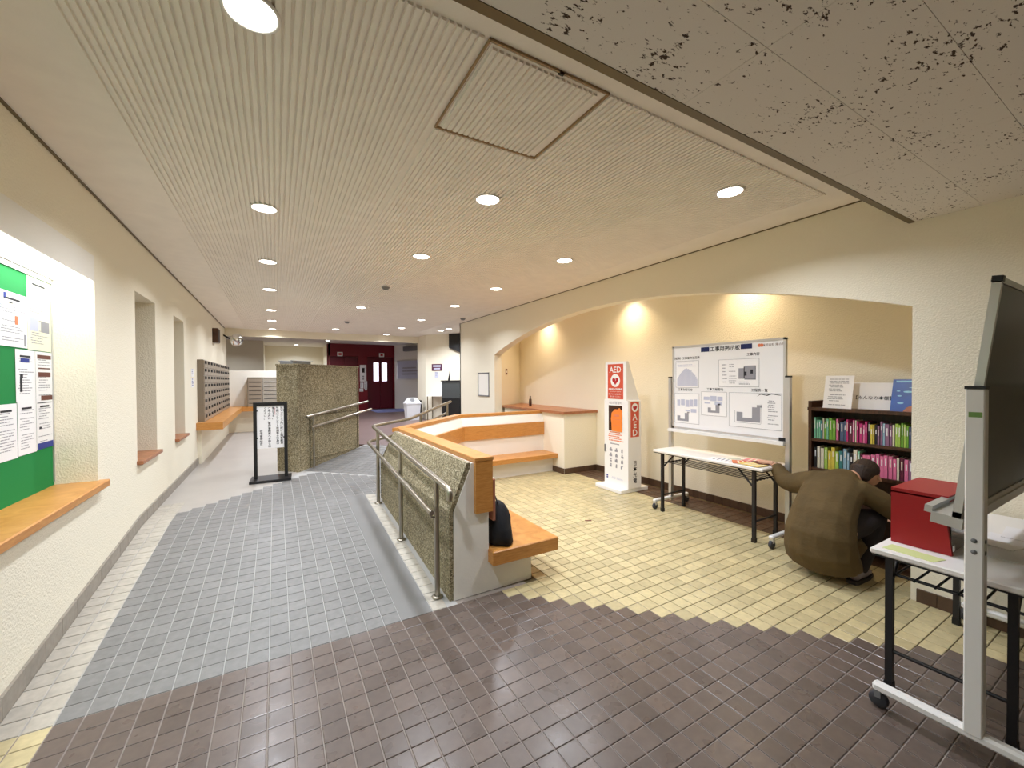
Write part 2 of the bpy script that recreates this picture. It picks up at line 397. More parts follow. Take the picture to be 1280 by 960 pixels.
# first ramp
sl = ZL / (YE - Y0)
rp = B(); rp.prism([(Y0, -0.15), (Y0, -0.004), (YE, ZL - 0.004), (YE, -0.15)], XL - .3, 1.05, 'x')
rp = rp.build('floor_ramp', 'grout_g', None, origin=(0, 0, 0)); struct(rp, 'grey tiled ramp rising gently from the brown lobby tiles beside the notice board wall', 'ramp')
cells = []
nrow = 23
for k in list(range(-2, 15)) + [17]:
    for j in range(nrow):
        x0, y0 = GX0 + k * PX, Y0 + j * PY
        cells.append((x0, y0, x0 + PX, y0 + PY, fz(0, y0 + PY / 2), 'pale' if k < 0 or k == 17 else 'grey'))
lay(rp, cells, sl)
st = B(); st.add([(0.672, Y0, 0.0), (0.872, Y0, 0.0), (0.872, YE, ZL), (0.672, YE, ZL), (0.672, Y0, -0.006), (0.872, Y0, -0.006), (0.872, YE, ZL - .006), (0.672, YE, ZL - .006)],
               [(0, 1, 2, 3), (4, 5, 6, 7)[::-1], (0, 1, 5, 4), (1, 2, 6, 5), (2, 3, 7, 6), (3, 0, 4, 7)])
st.build('strip', 'concrete', rp)['label'] = 'smooth grey strip running up the ramp'
# landing
ld = B(); ld.prism([(XL - .3, YE), (1.2, YE), (1.65, 5.35), (0.33, 6.67), (1.2, 7.54), (1.2, 12.7), (XL - .3, 12.7)], 0.0, ZL - 0.004)
ld = ld.build('floor_landing', 'vinyl', None, origin=(0, 0, 0)); struct(ld, 'pale smooth landing floor in front of the letter boxes with grey tiles at the ramp head', 'floor')
b = B(); gb = B()
for k in range(-2, 32):
    for j in range(nrow, 60):
        x0, y0 = GX0 + k * PX, Y0 + j * PY; cx, cy = x0 + PX / 2, y0 + PY / 2
        if cx < GX0:
            if cy < 5.6: tile_mesh(b, x0, y0, x0 + PX, y0 + PY, lambda x, y: ZL, 1)
        elif cy - cx < 6.0 and cx + cy < 6.93 and cy - cx > 3.75: tile_mesh(b, x0, y0, x0 + PX, y0 + PY, lambda x, y: ZL, 0)
gb.prism([(GX0, YE), (1.2, YE), (1.65, 5.35), (0.33, 6.66), (-0.02, 6.0), (GX0, 5.15)], ZL - .006, ZL - .0034)
gb.build('grout', 'grout_g', ld)
b.build('tiles', ['grey', 'pale'], ld, normals=False)['kind'] = 'stuff'
# upper ramp, turned 45 degrees
r2 = 0.70711
ur = B(); ur.loft([(1.65, 5.35, 0.0), (0.33, 6.67, 0.0), (1.38, 7.72, 0.0), (2.7, 6.4, 0.0)], [(1.65, 5.35, ZL - .004), (0.33, 6.67, ZL - .004), (1.38, 7.72, ZU - .004), (2.7, 6.4, ZU - .004)])
ur = ur.build('floor_upper_ramp', 'grout_g', None, origin=(0, 0, 0)); struct(ur, 'second grey tiled ramp turning diagonally between granite wall and bench parapet', 'ramp')
b = B()
for i in range(14):
    for j in range(18):
        u0, v0 = 4.955 + i * PX, 2.62 + j * PX
        q = B(); tile_mesh(q, u0, v0, u0 + PX, v0 + PX, lambda x, y: fz(x * r2 - y * r2, x * r2 + y * r2) if 0 else 0)
        vs = [((u - v) * r2, (u + v) * r2, z) for u, v, z in q.v]; vs = [(x, y, z + ZL + min(max((x + y - 7) / 2.1, 0), 1) * (ZU - ZL)) for x, y, z in vs]
        b.add(vs, q.f)
b.build('tiles', ['grey'], ur, normals=False)['kind'] = 'stuff'
hl = B(); hl.prism([(1.38, 7.72), (2.7, 6.4), (2.28, 5.98), (3.745, 5.98), (3.745, 8.9), (7, 8.9), (7, 19.6), (-3, 19.6), (-3, 12.7), (1.2, 12.7), (1.2, 7.9)], 0.0, ZU)
hl = hl.build('floor_hall', 'hall', None, origin=(0, 0, 0)); struct(hl, 'brown purple floor of the raised lift hall', 'floor')

# ------------------------------------------------------------------ walls
XT = -1.85
b = B()
RY0, RY1, RZ0, RZ1, XBK = 1.5, 3.92, 0.80, 2.39, -1.30       # notice recess
N = [(4.86, 5.57), (6.46, 7.10)]                             # window niches
def wl(y0, y1, z0, z1, x0=XT): b.box(x0, y0, z0, XL, y1, z1)
wl(-3.6, RY0, -0.1, 2.95); wl(RY0, RY1, -0.1, RZ0); wl(RY0, RY1, RZ1, 2.95); b.box(XT, RY0, RZ0, XBK - .012, RY1, RZ1)
wl(RY1, N[0][0], -.1, 2.95); wl(N[0][1], N[1][0], -.1, 2.95); wl(N[1][1], 12.7, -.1, 2.95)
for a, e in N: wl(a, e, -.1, 0.79); wl(a, e, 2.33, 2.95)
b.box(XT - .1, -3.6, -.1, XT, 12.7, 2.95)
wL = b.build('wall_left', 'plaster', None, origin=(0, 0, 0)); struct(wL, 'rough cream plaster wall with a lit notice recess and two narrow window niches', 'wall')
b = B(); b.box(XL - .19, RY0, 2.215, XL + .001, RY1, RZ1); fa = b.build('fascia', 'plaster_white', wL)
fa['label'] = 'white fascia over the notice board'
for n_, (a, e) in enumerate(N):
    wn = thing('window_%d' % (n_ + 1), (-1.7, (a + e) / 2, 0.8), 'narrow window deep in the plaster niche ' + ('nearer the notice board' if n_ == 0 else 'nearer the letter boxes'), 'window', kind='structure')
    q = B(); q.box(-1.75, a, .79, -1.70, a + .04, 2.33); q.box(-1.75, e - .04, .79, -1.70, e, 2.33); q.box(-1.75, a, .79, -1.70, e, .83); q.box(-1.75, a, 2.29, -1.70, e, 2.33)
    q.build('window_frame', 'bronze', wn)
    q = B(); q.box(-1.735, a + .03, .82, -1.725, e - .03, 2.30); q.build('pane', 'glass', wn)
    q = B(); q.cbox(-1.69, a - .02, .765, XL + .045, e + .02, .80, .005)
    tag(q.build('window_sill', 'redwood', None), 'red brown wooden sill of the niche ' + ('nearer the notice board' if n_ == 0 else 'nearer the letter boxes'), 'sill')
# skirting of grey tiles that follows the ramp
bb = thing('baseboard_left', (XL, 3, 0), 'grey tiled skirting following the ramp along the left wall', 'baseboard', kind='structure')
y = -1.5
while y < 12.55:
    e = min(y + 0.2, 12.6); q = B(); z0, z1 = fz(XL, y + .002), fz(XL, e - .002)
    q.prism([(y + .0015, z0 - .02), (e - .0015, z1 - .02), (e - .0015, z1 + .098), (y + .0015, z0 + .098)], XL - .02, XL + .014, 'x')
    q.build('tile', 'skirt', bb); y = e
# arch wall on the right
def arch(y):
    c, h = (7.16 - 1.04) / 2, 0.49; r = (c * c + h * h) / (2 * h)
    return 2.0 + math.sqrt(max(r * r - (y - 4.1) ** 2, 0)) - (r - h)
b = B(); TW = 0.16
b.box(XA, -3.6, -.1, XA + TW, 1.04, 2.95); b.box(XA, 7.16, -.1, XA + TW, 8.9, 2.95)
n = 48
ys = [1.04 + (7.16 - 1.04) * i / n for i in range(n + 1)]
vs = []
for y in ys: vs += [(XA, y, arch(y)), (XA, y, 2.95), (XA + TW, y, arch(y)), (XA + TW, y, 2.95)]
fs = []
for i in range(n):
    a, c = 4 * i, 4 * i + 4; fs += [(a, c, c + 1, a + 1), (a + 2, a + 3, c + 3, c + 2), (a, a + 2, c + 2, c)]
b.add(vs, fs)
b.box(XA, 8.86, -.1, 6.5, 8.9, 2.95)
wR = b.build('wall_right', 'plaster', None, origin=(0, 0, 0), normals=False); struct(wR, 'cream plaster wall opening in one wide shallow arch', 'wall')
b = B(); b.box(XB, 0.5, -.1, XB + .1, 8.0, 3.1); b.prism([(XA + TW, 7.16), (XB, 7.63), (XB, 7.75), (XA + TW, 7.3)], -.1, 3.1); b.box(XA + TW, 0.85, -.1, XB + .1, 0.93, 3.1)
wB = b.build('wall_alcove', 'plaster', None, origin=(0, 0, 0)); struct(wB, 'cream plaster wall at the back of the arched alcove', 'wall')
b = B(); b.box(XA + .02, .85, 2.80, XB + .1, 7.75, 3.1); struct(b.build('ceiling_alcove', 'ceil', None), 'ceiling of the alcove hidden behind the arch', 'ceiling')
bb = thing('baseboard_alcove', (XB, 3.5, 0), 'dark brown tiled skirting along the alcove wall', 'baseboard', kind='structure')
y = 0.95
while y < 5.17:
    q = B(); q.box(XB - .014, y + .0015, -.01, XB + .01, y + .099, .088); q.build('tile', 'dark_tile', bb); y += .1005
bb = thing('baseboard_right', (XA, 0, 0), 'dark brown tiled skirting behind the folding table with papers', 'baseboard', kind='structure')
y = -0.8
while y < 1.0:
    q = B(); q.box(XA - .014, y + .0015, -.01, XA + .01, y + .099, .088); q.build('tile', 'dark_tile', bb); y += .1005
b = B(); b.box(XL - .3, -3.7, -.1, XA + .2, -3.55, 2.95); struct(b.build('wall_back', 'plaster', None), 'plain plaster wall closing the entrance end', 'wall')

# ------------------------------------------------------------------ ceilings
b = B(); b.box(XL - .4, 1.03, ZC, 6.6, 12.3, ZC + .1); ce = b.build('ceiling', 'ceil', None, origin=(0, 0, 0))
struct(ce, 'cream ceiling of finely ribbed board with a plain border', 'ceiling')
HX0, HX1, HY0, HY1 = 0.722, 1.328, 1.398, 2.017
def ribs(b, x0, x1, y0, y1, z, pitch=0.0303, d=0.011):
    x = x0
    while x + pitch <= x1 + 1e-6:
        q = [(x + pitch * .14, z), (x + pitch * .2, z - d), (x + pitch * .8, z - d), (x + pitch * .86, z)]
        vs = [(a, y0, c) for a, c in q] + [(a, y1, c) for a, c in q]
        b.add(vs, [(0, 1, 5, 4), (1, 2, 6, 5), (2, 3, 7, 6), (0, 3, 2, 1), (4, 5, 6, 7)]); x += pitch
b = B(); ribs(b, -0.66, HX0 - .008, 1.40, 12.2, ZC); ribs(b, HX0 - .002, HX1 + .002, HY1 + .012, 12.2, ZC); ribs(b, HX1 + .008, 3.42, 1.40, 12.2, ZC)
rb = b.build('ribbed_board', 'ceil', ce); rb['kind'] = 'stuff'
h = thing('access_hatch', (1.025, 1.7, ZC), 'square ribbed access hatch set flush in the ribbed ceiling', 'hatch')
b = B()
for q in ((HX0 - .004, HY0 - .004, HX0 + .004, HY1 + .004), (HX1 - .004, HY0 - .004, HX1 + .004, HY1 + .004), (HX0, HY0 - .004, HX1, HY0 + .004), (HX0, HY1 - .004, HX1, HY1 + .004)): b.box(q[0], q[1], ZC - .010, q[2], q[3], ZC + .002)
b.build('frame', mat('hatch_edge', (158, 132, 98), 0.7), h)
b = B(); b.box(HX0 + .014, HY0 + .014, ZC - .004, HX1 - .014, HY1 - .014, ZC + .001); ribs(b, HX0 + .02, HX1 - .018, HY0 + .028, HY1 - .02, ZC - .004); b.build('panel', 'ceil', h)
b = B(); b.box(1.05, HY0 - .004, ZC - .01, 1.075, HY0 + .014, ZC - .003); b.build('latch', 'black', h)
lc = thing('ceiling_low', (1.3, -1, ZLOW), 'low ceiling of pale rock wool boards speckled with dark fissures', 'ceiling', kind='structure')
b = B(); b.box(XL - .4, -3.6, ZLOW + .012, XA + .1, 1.02, 2.94); b.build('soffit', 'ceil', lc)
yb = 1.028
while yb > -3.5:
    for i, xa in enumerate([XL + .02, XL + .02 + .606 * 2, XL + .02 + .606 * 4, XL + .02 + .606 * 6, 99]):
        xe = min(xa + 1.212, XA)
        if xa < XA: q = B(); q.box(xa + .0008, yb - .305 + .0008, ZLOW, xe - .0008, yb - .0008, ZLOW + .014); q.build('board', 'speck', lc)
    yb -= .305
b = B(); b.box(XL, 1.028, ZLOW - .002, XA, 1.062, ZLOW + .03); b.box(XL, 1.03, ZLOW + .02, XA, 1.05, ZC); struct(b.build('trim_1', 'bronze', None), 'dark bronze edge strip of the low speckled ceiling', 'trim')
b = B(); b.box(XL, 1.06, ZC - .012, XL + .012, 12.25, ZC + .001); struct(b.build('trim_2', 'bronze', None), 'thin dark bronze bead where left wall meets ceiling', 'trim')
b = B(); b.box(XA - .008, 1.06, ZC - .008, XA + .001, 8.9, ZC + .001); struct(b.build('trim_3', 'bronze', None), 'thin dark bronze bead above the arch wall', 'trim')
b = B(); b.box(XL - .3, 12.25, 2.635, 3.82, 12.4, 3.0); struct(b.build('trim_4', 'plaster', None), 'dropped beam across the passage before the lift hall', 'beam')
b = B(); b.box(-3, 12.4, ZHALL, 7, 19.6, ZHALL + .1); struct(b.build('ceiling_hall', 'ceil_white', None), 'white ceiling of the lift hall behind the beam', 'ceiling')

# ------------------------------------------------------------------ far walls
b = B(); b.box(XL - .2, 12.6, 0.1, 1.6, 12.72, 1.78); struct(b.build('wall_partition', 'plaster_white', None), 'waist to head high white partition behind the corner shelf', 'partition')
b = B(); b.box(-3, 16.7, .1, -.36, 16.8, 3.0); b.box(-.46, 16.8, .1, -.36, 19.1, 3.0); b.box(-.36, 19.0, .1, 1.84, 19.1, 3.0); b.box(1.74, 17.0, .1, 1.84, 19.0, 3.0); b.box(-3.1, 12.4, .1, -3.0, 16.8, 3.0)
struct(b.build('wall_far', 'plaster', None), 'cream walls far behind the partition', 'wall')
b = B(); b.prism([(4.17, 16.69), (4.27, 16.72), (5.25, 14.2), (5.15, 14.17)], .1, 3.0); b.box(5.1, 11.0, .1, 5.2, 14.25, 3.0)
wF = b.build('wall_hall_right', 'plaster_white', None); struct(wF, 'white wall beside the lift doors', 'wall')
b = B(); b.prism([(3.80, 12.4), (3.80, 11.60), (5.6, 9.80), (6.6, 9.8), (6.6, 12.4)], .1, 3.0)
struct(b.build('wall_column', 'plaster', None), 'angled cream pier at the end of the passage', 'wall')
YEL = 16.69
ew = B(); ew.box(1.74, YEL, ZU, 1.78, YEL + .3, ZHALL); ew.box(1.74, YEL, 2.42, 4.2, YEL + .3, ZHALL); ew.box(2.78, YEL, ZU, 3.12, YEL + .3, 2.42); ew.box(4.13, YEL, ZU, 4.22, YEL + .3, 2.42); ew.box(1.7, YEL + .25, ZU, 4.3, YEL + .4, ZHALL)
ew = ew.build('wall_lift', 'maroon', None); struct(ew, 'maroon lift wall with two door openings', 'wall')
for n_, (a, e) in enumerate(((1.78, 2.78), (3.12, 4.13))):
    d = thing('door_%d' % (n_ + 1), ((a + e) / 2, YEL + .12, ZU), 'maroon lift door ' + ('plain, behind the granite wall' if n_ == 0 else 'with two narrow lit windows beside the white wall'), 'door', kind='structure')
    mid = (a + e) / 2
    for (p, q_) in ((a, mid), (mid, e)):
        q = B(); q.cbox(p + .003, YEL + .1, ZU + .01, q_ - .003, YEL + .14, 2.42, .004); q.build('door_panel', 'maroon_d', d)
        if n_ == 0: continue
        cx = mid - .16 if p == a else mid + .16
        q = B(); q.box(cx - .1, YEL + .09, 1.46, cx + .1, YEL + .105, 2.2); q.build('pane', 'doorlit', d)
q = B()
for cx in (2.12, 3.66): pass
for cx, lb in ((2.12, 'over the door behind the granite wall'), (3.66, 'over the door beside the white wall')):
    q = B(); q.cbox(cx - .1, YEL - .02, 2.42, cx + .1, YEL, 2.58, .01); s_ = q.build('floor_sign', 'white', None); tag(s_, 'small white floor number plate ' + lb, 'sign')
    q = B(); q.box(cx - .05, YEL - .022, 2.46, cx + .05, YEL - .0205, 2.54); q.build('print', 'ink_red', s_)
cp = thing('call_panel', (2.95, YEL, 1.3), 'white lift call panel with buttons between the maroon doors', 'panel')
q = B(); q.cbox(2.83, YEL - .03, 1.45, 3.07, YEL, 2.1, .01); q.build('plate', 'white', cp)
q = B(); q.box(2.90, YEL - .034, 1.8, 3.0, YEL - .029, 1.98); q.build('display', 'black', cp)
for z in (1.55, 1.65): q = B(); q.lathe([(0.0, YEL - .036), (.03, YEL - .036), (.03, YEL - .028)], 2.95, z, 12, axis='y'); q.build('button', 'grey_plastic', cp)
for i, (x, z, wd, hh) in enumerate(((2.9, 1.2, .12, .22), (3.04, 1.22, .12, .3), (2.88, 1.02, .14, .12), (3.05, 1.06, .08, .1))):
    q = B(); q.box(x - wd / 2, YEL - .006, z - hh / 2 + .1, x + wd / 2, YEL, z + hh / 2 + .1); s_ = q.build('notice', 'paper', None)
    P = frame_pts((x - wd / 2, YEL - .006, z - hh / 2 + .1), (1, 0, 0), (0, 0, 1))
    tag(s_, ['small white notice below the lift call panel', 'tall white notice below the lift call panel', 'low wide white slip under the lift notices', 'small square white slip under the lift notices'][i], 'notice')
    q = B(); rects(q, P, lines(.01, wd - .01, .02, hh - .02, .03, i, .012), .001); q.build('print', 'ink_grey', s_)
q = B(); q.box(3.1, 14.9, ZU, 4.35, YEL - .3, ZU + .012); tag(q.build('floor_patch', 'patch_blue', None), 'flat blue patch on the floor before the lift door', 'mat')  # thin blue slab on the hall floor in front of the lift

# ------------------------------------------------------------------ lamps
def downlight(loc, label, group, r=0.078, watt=LAMP_W, colr=LAMP_C, spread=144):
    t = thing('downlight', loc, label, 'ceiling light', group); x, y, z = loc
    q = B(); q.lathe([(r, z + .001), (r + .014, z + .001), (r + .014, z - .006), (r + .004, z - .009), (r, z - .004), (r, z + .001)], x, y, 28); q.build('trim_ring', 'white_metal', t)
    q = B(); q.lathe([(.0001, z + .0012), (r + .012, z + .0012), (r + .012, z - .002), (.0001, z - .002)], x, y, 28); q.build('housing', 'white_metal', t)
    q = B(); q.lathe([(0.0001, z - .0105), (r * .6, z - .009), (r, z - .004)], x, y, 28); q.build('lens', 'lamp', t)
    L = bpy.data.lights.new('bulb', 'AREA'); L.shape = 'DISK'; L.size = r * 2; L.energy = watt; L.color = colr; L.spread = math.radians(spread)
    lo = bpy.data.objects.new('bulb', L); COL.objects.link(lo); lo.parent = t; lo.location = (0, 0, -.016)
    return t
ORD = ('first', 'second', 'third', 'fourth', 'fifth', 'sixth', 'seventh', 'eighth', 'ninth', 'tenth', 'eleventh')
rows = [(-0.06, (1.70, 3.58, 5.17, 6.74, 8.70, 10.22, 11.9), 'row beside the left wall', 'downlights beside the left wall'),
        (1.33, (2.63, 4.18, 7.64, 11.2), 'middle row', 'downlights of the middle row'),
        (2.735, (1.70, 3.57, 5.16, 6.71, 8.62, 10.22, 11.85), 'row beside the arch wall', 'downlights beside the arch')]
zl_ = ZC - .0105
first = None
for x, yy, lb, gr in rows:
    for i, y in enumerate(yy):
        l2 = 'round lit downlight, ' + ORD[i] + ' from the low ceiling edge in the ' + lb
        if first is None: first = downlight((x, y, zl_), l2, gr)
        else: dup(first, (x, y, zl_), l2, gr)
for p, l2 in (((3.81, 10.34), 'round lit downlight before the purple plate on the pier'), ((3.87, 9.92), 'round lit downlight before the dark cabinet by the pier')): dup(first, (p[0], p[1], ZC - .001), l2, 'downlights by the pier')
for p, l2 in (((0.71, 18.0), 'in the recess beyond the granite screen'), ((-1.3, 15.2), 'behind the letter box partition'), ((1.59, 15.54), 'before the plain lift door')):
    dup(first, (p[0], p[1], ZHALL - .001), 'round lift hall downlight ' + l2, 'downlights of the lift hall')
sp0 = None
for y in (6.55, 4.35, 2.62):
    if sp0 is None: sp0 = downlight((4.40, y, 2.799), 'warm downlight hidden in the alcove ceiling behind the arch', 'warm downlights of the alcove', .06, SPOT_W, SPOT_C, 112)
    else: dup(sp0, (4.40, y, 2.799))
for o_, l2 in zip([o for o in COL.objects if o.get('group') == 'warm downlights of the alcove'], ('above the wooden counter', 'above the AED cabinet', 'above the white notice board')): o_['label'] = 'warm alcove downlight ' + l2
# display strip light
t = thing('strip_light', (-1.19, 2.7, 2.2), 'bright white strip light under the fascia above the green notice board', 'light')
q = B(); q.box(XBK + .02, RY0 + .02, 2.205, XL - .012, RY1 - .006, 2.214); q.build('diffuser', 'tube', t)
q = B(); q.box(XBK + .012, RY0 + .01, 2.2, XBK + .02, RY1, 2.216); q.build('housing', 'white_metal', t)
for nm, ya, yb in (('tube', 2.90, 3.88), ('tube_offscreen', 1.55, 2.90)):      # one strip lamp; its nearer half runs out of the picture
    L = bpy.data.lights.new(nm, 'AREA'); L.shape = 'RECTANGLE'; L.size = .12; L.size_y = yb - ya; L.energy = STRIP_W * 2 * (yb - ya) / 2.3; L.color = (0.95, 1, 0.97)
    lo = bpy.data.objects.new(nm, L); COL.objects.link(lo); lo.parent = t; lo.location = (0.0, (ya + yb) / 2 - 2.7, -.003)
# smoke detectors
sd = None
for x, y, lb in ((1.33, 5.77, 'round smoke detector on the ceiling between middle row downlights'), (1.37, 9.6, 'round smoke detector on the ceiling farther along the middle row'), (3.43, 7.98, 'small round detector on the ceiling near the arch wall end')):
    t = thing('smoke_detector', (x, y, zl_), lb, 'detector')
    q = B(); q.lathe([(.055, zl_), (.055, zl_ - .02), (.03, zl_ - .045), (.0001, zl_ - .047)], x, y, 18); q.build('body', 'grey_plastic', t)
    q = B(); q.lathe([(.065, zl_), (.065, zl_ - .008), (.05, zl_ - .012)], x, y, 18); q.build('base', 'white', t)

# ------------------------------------------------------------------ bench with granite parapet
def pl(d, ystart=None, start=0):
    """plan line of the parapet offset inwards by d: along the ramp, the 45 degree corner, along the counter end"""
    pts = [(1.167 + d, 2.61), (1.167 + d, 4.65 - .414 * d), (2.417 + .414 * d, 5.90 - d), (3.957, 5.90 - d)]
    return pts[start:]
def sweep(b, prof, start=0, mi=0):
    rings = [[(p[0], p[1], z) for (p, z) in zip([pl(d, start=start)[i] for d, z in prof], [z for d, z in prof])] for i in range(4 - start)]
    for a, c in zip(rings[:-1], rings[1:]): b.loft(a, c, mi)
    return b
bench = thing('corner_bench', (2.2, 4.2, 0), 'corner bench with honey wood seat and back against a granite faced white parapet', 'bench')
b = B(); b.prism([(1.04, 0), (1.67, 0), (1.67, .205), (1.31, .205), (1.31, .60), (1.2, .60), (1.2, .93), (1.176, .93), (1.171, .90), (1.045, .61)], 2.61, 4.62, 'y')
b.build('end_wall', 'plaster_white', bench)
b = B(); sweep(b, [(-.02, 0), (-.02, .935), (.08, .935), (.13, .80), (.13, .24), (.13, 0)], 1); b.build('parapet', 'plaster_white', bench)
b = B(); b.prism([(1.2, 4.5), (1.67, 4.5), (1.67, 4.7), (2.45, 5.5), (3.957, 5.5), (3.957, 5.8), (2.4, 5.8)], 0, .245); b.build('seat_base', 'plaster_white', bench)
b = B(); b.prism([(1.168, .60), (1.3, .60), (1.328, .60), (1.328, .965), (1.196, .965), (1.196, .58), (1.328, .58)][3:], 2.575, 4.62, 'y')
b.build('backrest', 'honey', bench)
b = B(); b.cbox(1.188, 2.57, .945, 1.335, 4.62, .972, .004); b.build('cap_rail', 'honey', bench)
b = B(); sweep(b, [(-.035, .93), (-.035, .972), (.09, .972), (.09, .93)], 1); b.build('cap_rail', 'honey', bench)
b = B(); sweep(b, [(.12, .575), (.12, .79), (.155, .79), (.155, .575)], 1); b.build('backrest', 'honey', bench)
b = B(); b.cbox(1.305, 2.53, .203, 1.87, 4.62, .304, .006); b.build('seat_board', 'honey', bench)
b = B(); b.prism([(1.305, 4.622), (1.87, 4.622), (2.58, 5.36), (2.42, 5.76)], .215, .304); b.build('seat_board', 'honey', bench)
b = B(); b.prism([(2.582, 5.36), (3.957, 5.36), (3.957, 5.80), (2.425, 5.765)], .235, .304); b.build('seat_board', 'honey', bench)
for (a, e) in ((2.615, 3.25), (3.254, 3.95), (3.954, 4.64)):
    b = B(); b.box(1.012, a, -.05, 1.042, e, .612); b.build('granite_panel', 'granite', bench)
b = B(); b.prism([(1.012, .612), (1.046, .612), (1.172, .905), (1.172, .935), (1.145, .935)], 2.615, 4.64, 'y'); b.build('granite_coping', 'granite', bench)
b = B(); sweep(b, [(-.155, 0), (-.155, .612), (-.022, .925), (-.022, 0)], 1); b.build('granite_panel', 'granite', bench)
b = B(); b.box(1.135, 2.75, .872, 1.142, 2.80, .90); b.build('sticker', 'paper', bench)

# ------------------------------------------------------------------ handrails
def flange(b, x, y, z): b.lathe([(.04, z), (.04, z + .006), (.024, z + .012), (.022, z + .012)], x, y, 16)
hr = thing('handrail', (1.2, 4.2, 0.1), 'double stainless handrail along the ramp beside the bench parapet', 'handrail')
up = [(.962, 2.47, .742), (.962, 2.465, .785), (.962, 2.49, .806), (.962, 2.52, .811), (.962, 4.80, .976), (.968, 4.86, .98), (1.0, 4.93, .982), (1.54, 5.486, .982), (1.60, 5.546, .986), (2.50, 6.446, 1.132), (2.56, 6.506, 1.142)]
b = B(); b.tube(up, .021, 12); b.build('upper_rail', 'steel', hr)
lo_ = [(.905, 2.66, .612), (.905, 4.80, .80), (.91, 4.85, .805), (.95, 4.92, .808), (1.46, 5.43, .808), (1.56, 5.53, .815), (2.46, 6.43, .96)]
b = B(); b.tube(lo_, .018, 12); b.build('lower_rail', 'steel', hr)
for (x, y) in ((.955, 2.70), (.955, 3.64), (.955, 4.58)):
    zb = fz(x, y); zt = .811 + (y - 2.52) * .0724
    b = B(); b.tube([(x, y, zb - .01), (x, y, zt)], .018, 12); b.build('post', 'steel', hr)
    b = B(); flange(b, x, y, zb); b.build('flange', 'steel', hr)
    zr = .612 + (y - 2.66) * .0878
    b = B(); b.tube([(x, y, zr - .05), (.915, y, zr - .045), (.905, y, zr)], .008, 8); b.build('bracket', 'steel', hr)
for (x, y) in ((1.80, 5.746), (2.46, 6.406)):
    zt = .986 + (x - 1.6) * .162
    b = B(); b.tube([(x, y, .2), (x, y, zt)], .018, 12); b.build('post', 'steel', hr)
# granite screen wall at 45 degrees
GC = Vector((.267, 6.605, 0)); U = Vector((r2, r2, 0)); V = Vector((-r2, r2, 0))
G = lambda a, t, z: tuple(GC + U * a + V * t + Vector((0, 0, z)))
def gbox(b, a0, a1, t0, t1, z0, z1, mi=0):
    return b.loft([G(a0, t0, z0), G(a1, t0, z0), G(a1, t1, z0), G(a0, t1, z0)], [G(a0, t0, z1), G(a1, t0, z1), G(a1, t1, z1), G(a0, t1, z1)], mi)
gw = thing('granite_screen', GC, 'tall exposed aggregate granite screen wall beside the black sign stand', 'partition')
b = B(); gbox(b, .0, 1.40, .0, .36, .05, 1.735); b.build('body', 'granite', gw)
b = B(); gbox(b, -.012, 1.412, -.012, .372, 1.735, 1.757); b.build('coping', 'granite', gw)
for a0, a1 in ((.0, .035), (1.365, 1.40)):
    b = B(); gbox(b, a0, a1, -.008, .0, .15, 1.735); b.build('edge_strip', 'granite', gw)
b = B(); gbox(b, -.008, .0, .0, .03, .15, 1.735); gbox(b, -.008, 0, .33, .36, .15, 1.735); b.build('edge_strip', 'granite', gw)
b = B(); gbox(b, .24, 1.31, -.016, .0, .2, .98); b.build('lower_panel', 'granite', gw)
M['groove'] = mat('dark_joint', (78, 70, 50), .9)
for a0, z0, z1 in ((.036, .1, 1.735), (1.358, .1, 1.735), (.226, .1, 1.0)): b = B(); gbox(b, a0, a0 + .008, -.004, .0, z0, z1); b.build('joint', 'groove', gw)
b = B(); gbox(b, .24, 1.31, -.003, .0, .985, .993); b.build('joint', 'groove', gw)
b = B(); gbox(b, .30, 1.26, -.03, -.016, .33, .36); gbox(b, .30, .33, -.03, -.016, .25, .36); b.build('ledge', 'granite', gw)
hw = thing('handrail', G(.7, 0, .2), 'double stainless handrail mounted on the granite screen wall', 'handrail')
for (p0, p1, nm) in (((.10, -.065, .985), (1.58, -.065, 1.132), 'upper_rail'), ((.18, -.075, .825), (1.68, -.075, .985), 'lower_rail')):
    b = B(); b.tube([G(*p0), G(*p1)], .018, 12); b.build(nm, 'steel', hw)
    for a in (.2, .75, 1.3):
        z = p0[2] + (p1[2] - p0[2]) * (a - p0[0]) / (p1[0] - p0[0]); b = B(); b.tube([G(a, .005, z - .05), G(a, p0[1], z - .045), G(a, p0[1], z)], .007, 8); b.build('bracket', 'steel', hw)
b = B(); b.tube([G(.235, -.065, .2), G(.235, -.065, 1.0)], .014, 10); b.build('post', 'steel', hw)
b = B(); gbox(b, .0, .36, .08, .30, 1.757, 1.795); b.tube([G(-.03, .08, 1.8), G(.40, .08, 1.8)], .006, 6); b.tube([G(-.03, .30, 1.8), G(.40, .30, 1.8)], .006, 6)
tag(b.build('flat_tray', 'grey_plastic', None), 'flat grey tray lying on top of the granite screen wall', 'tray')

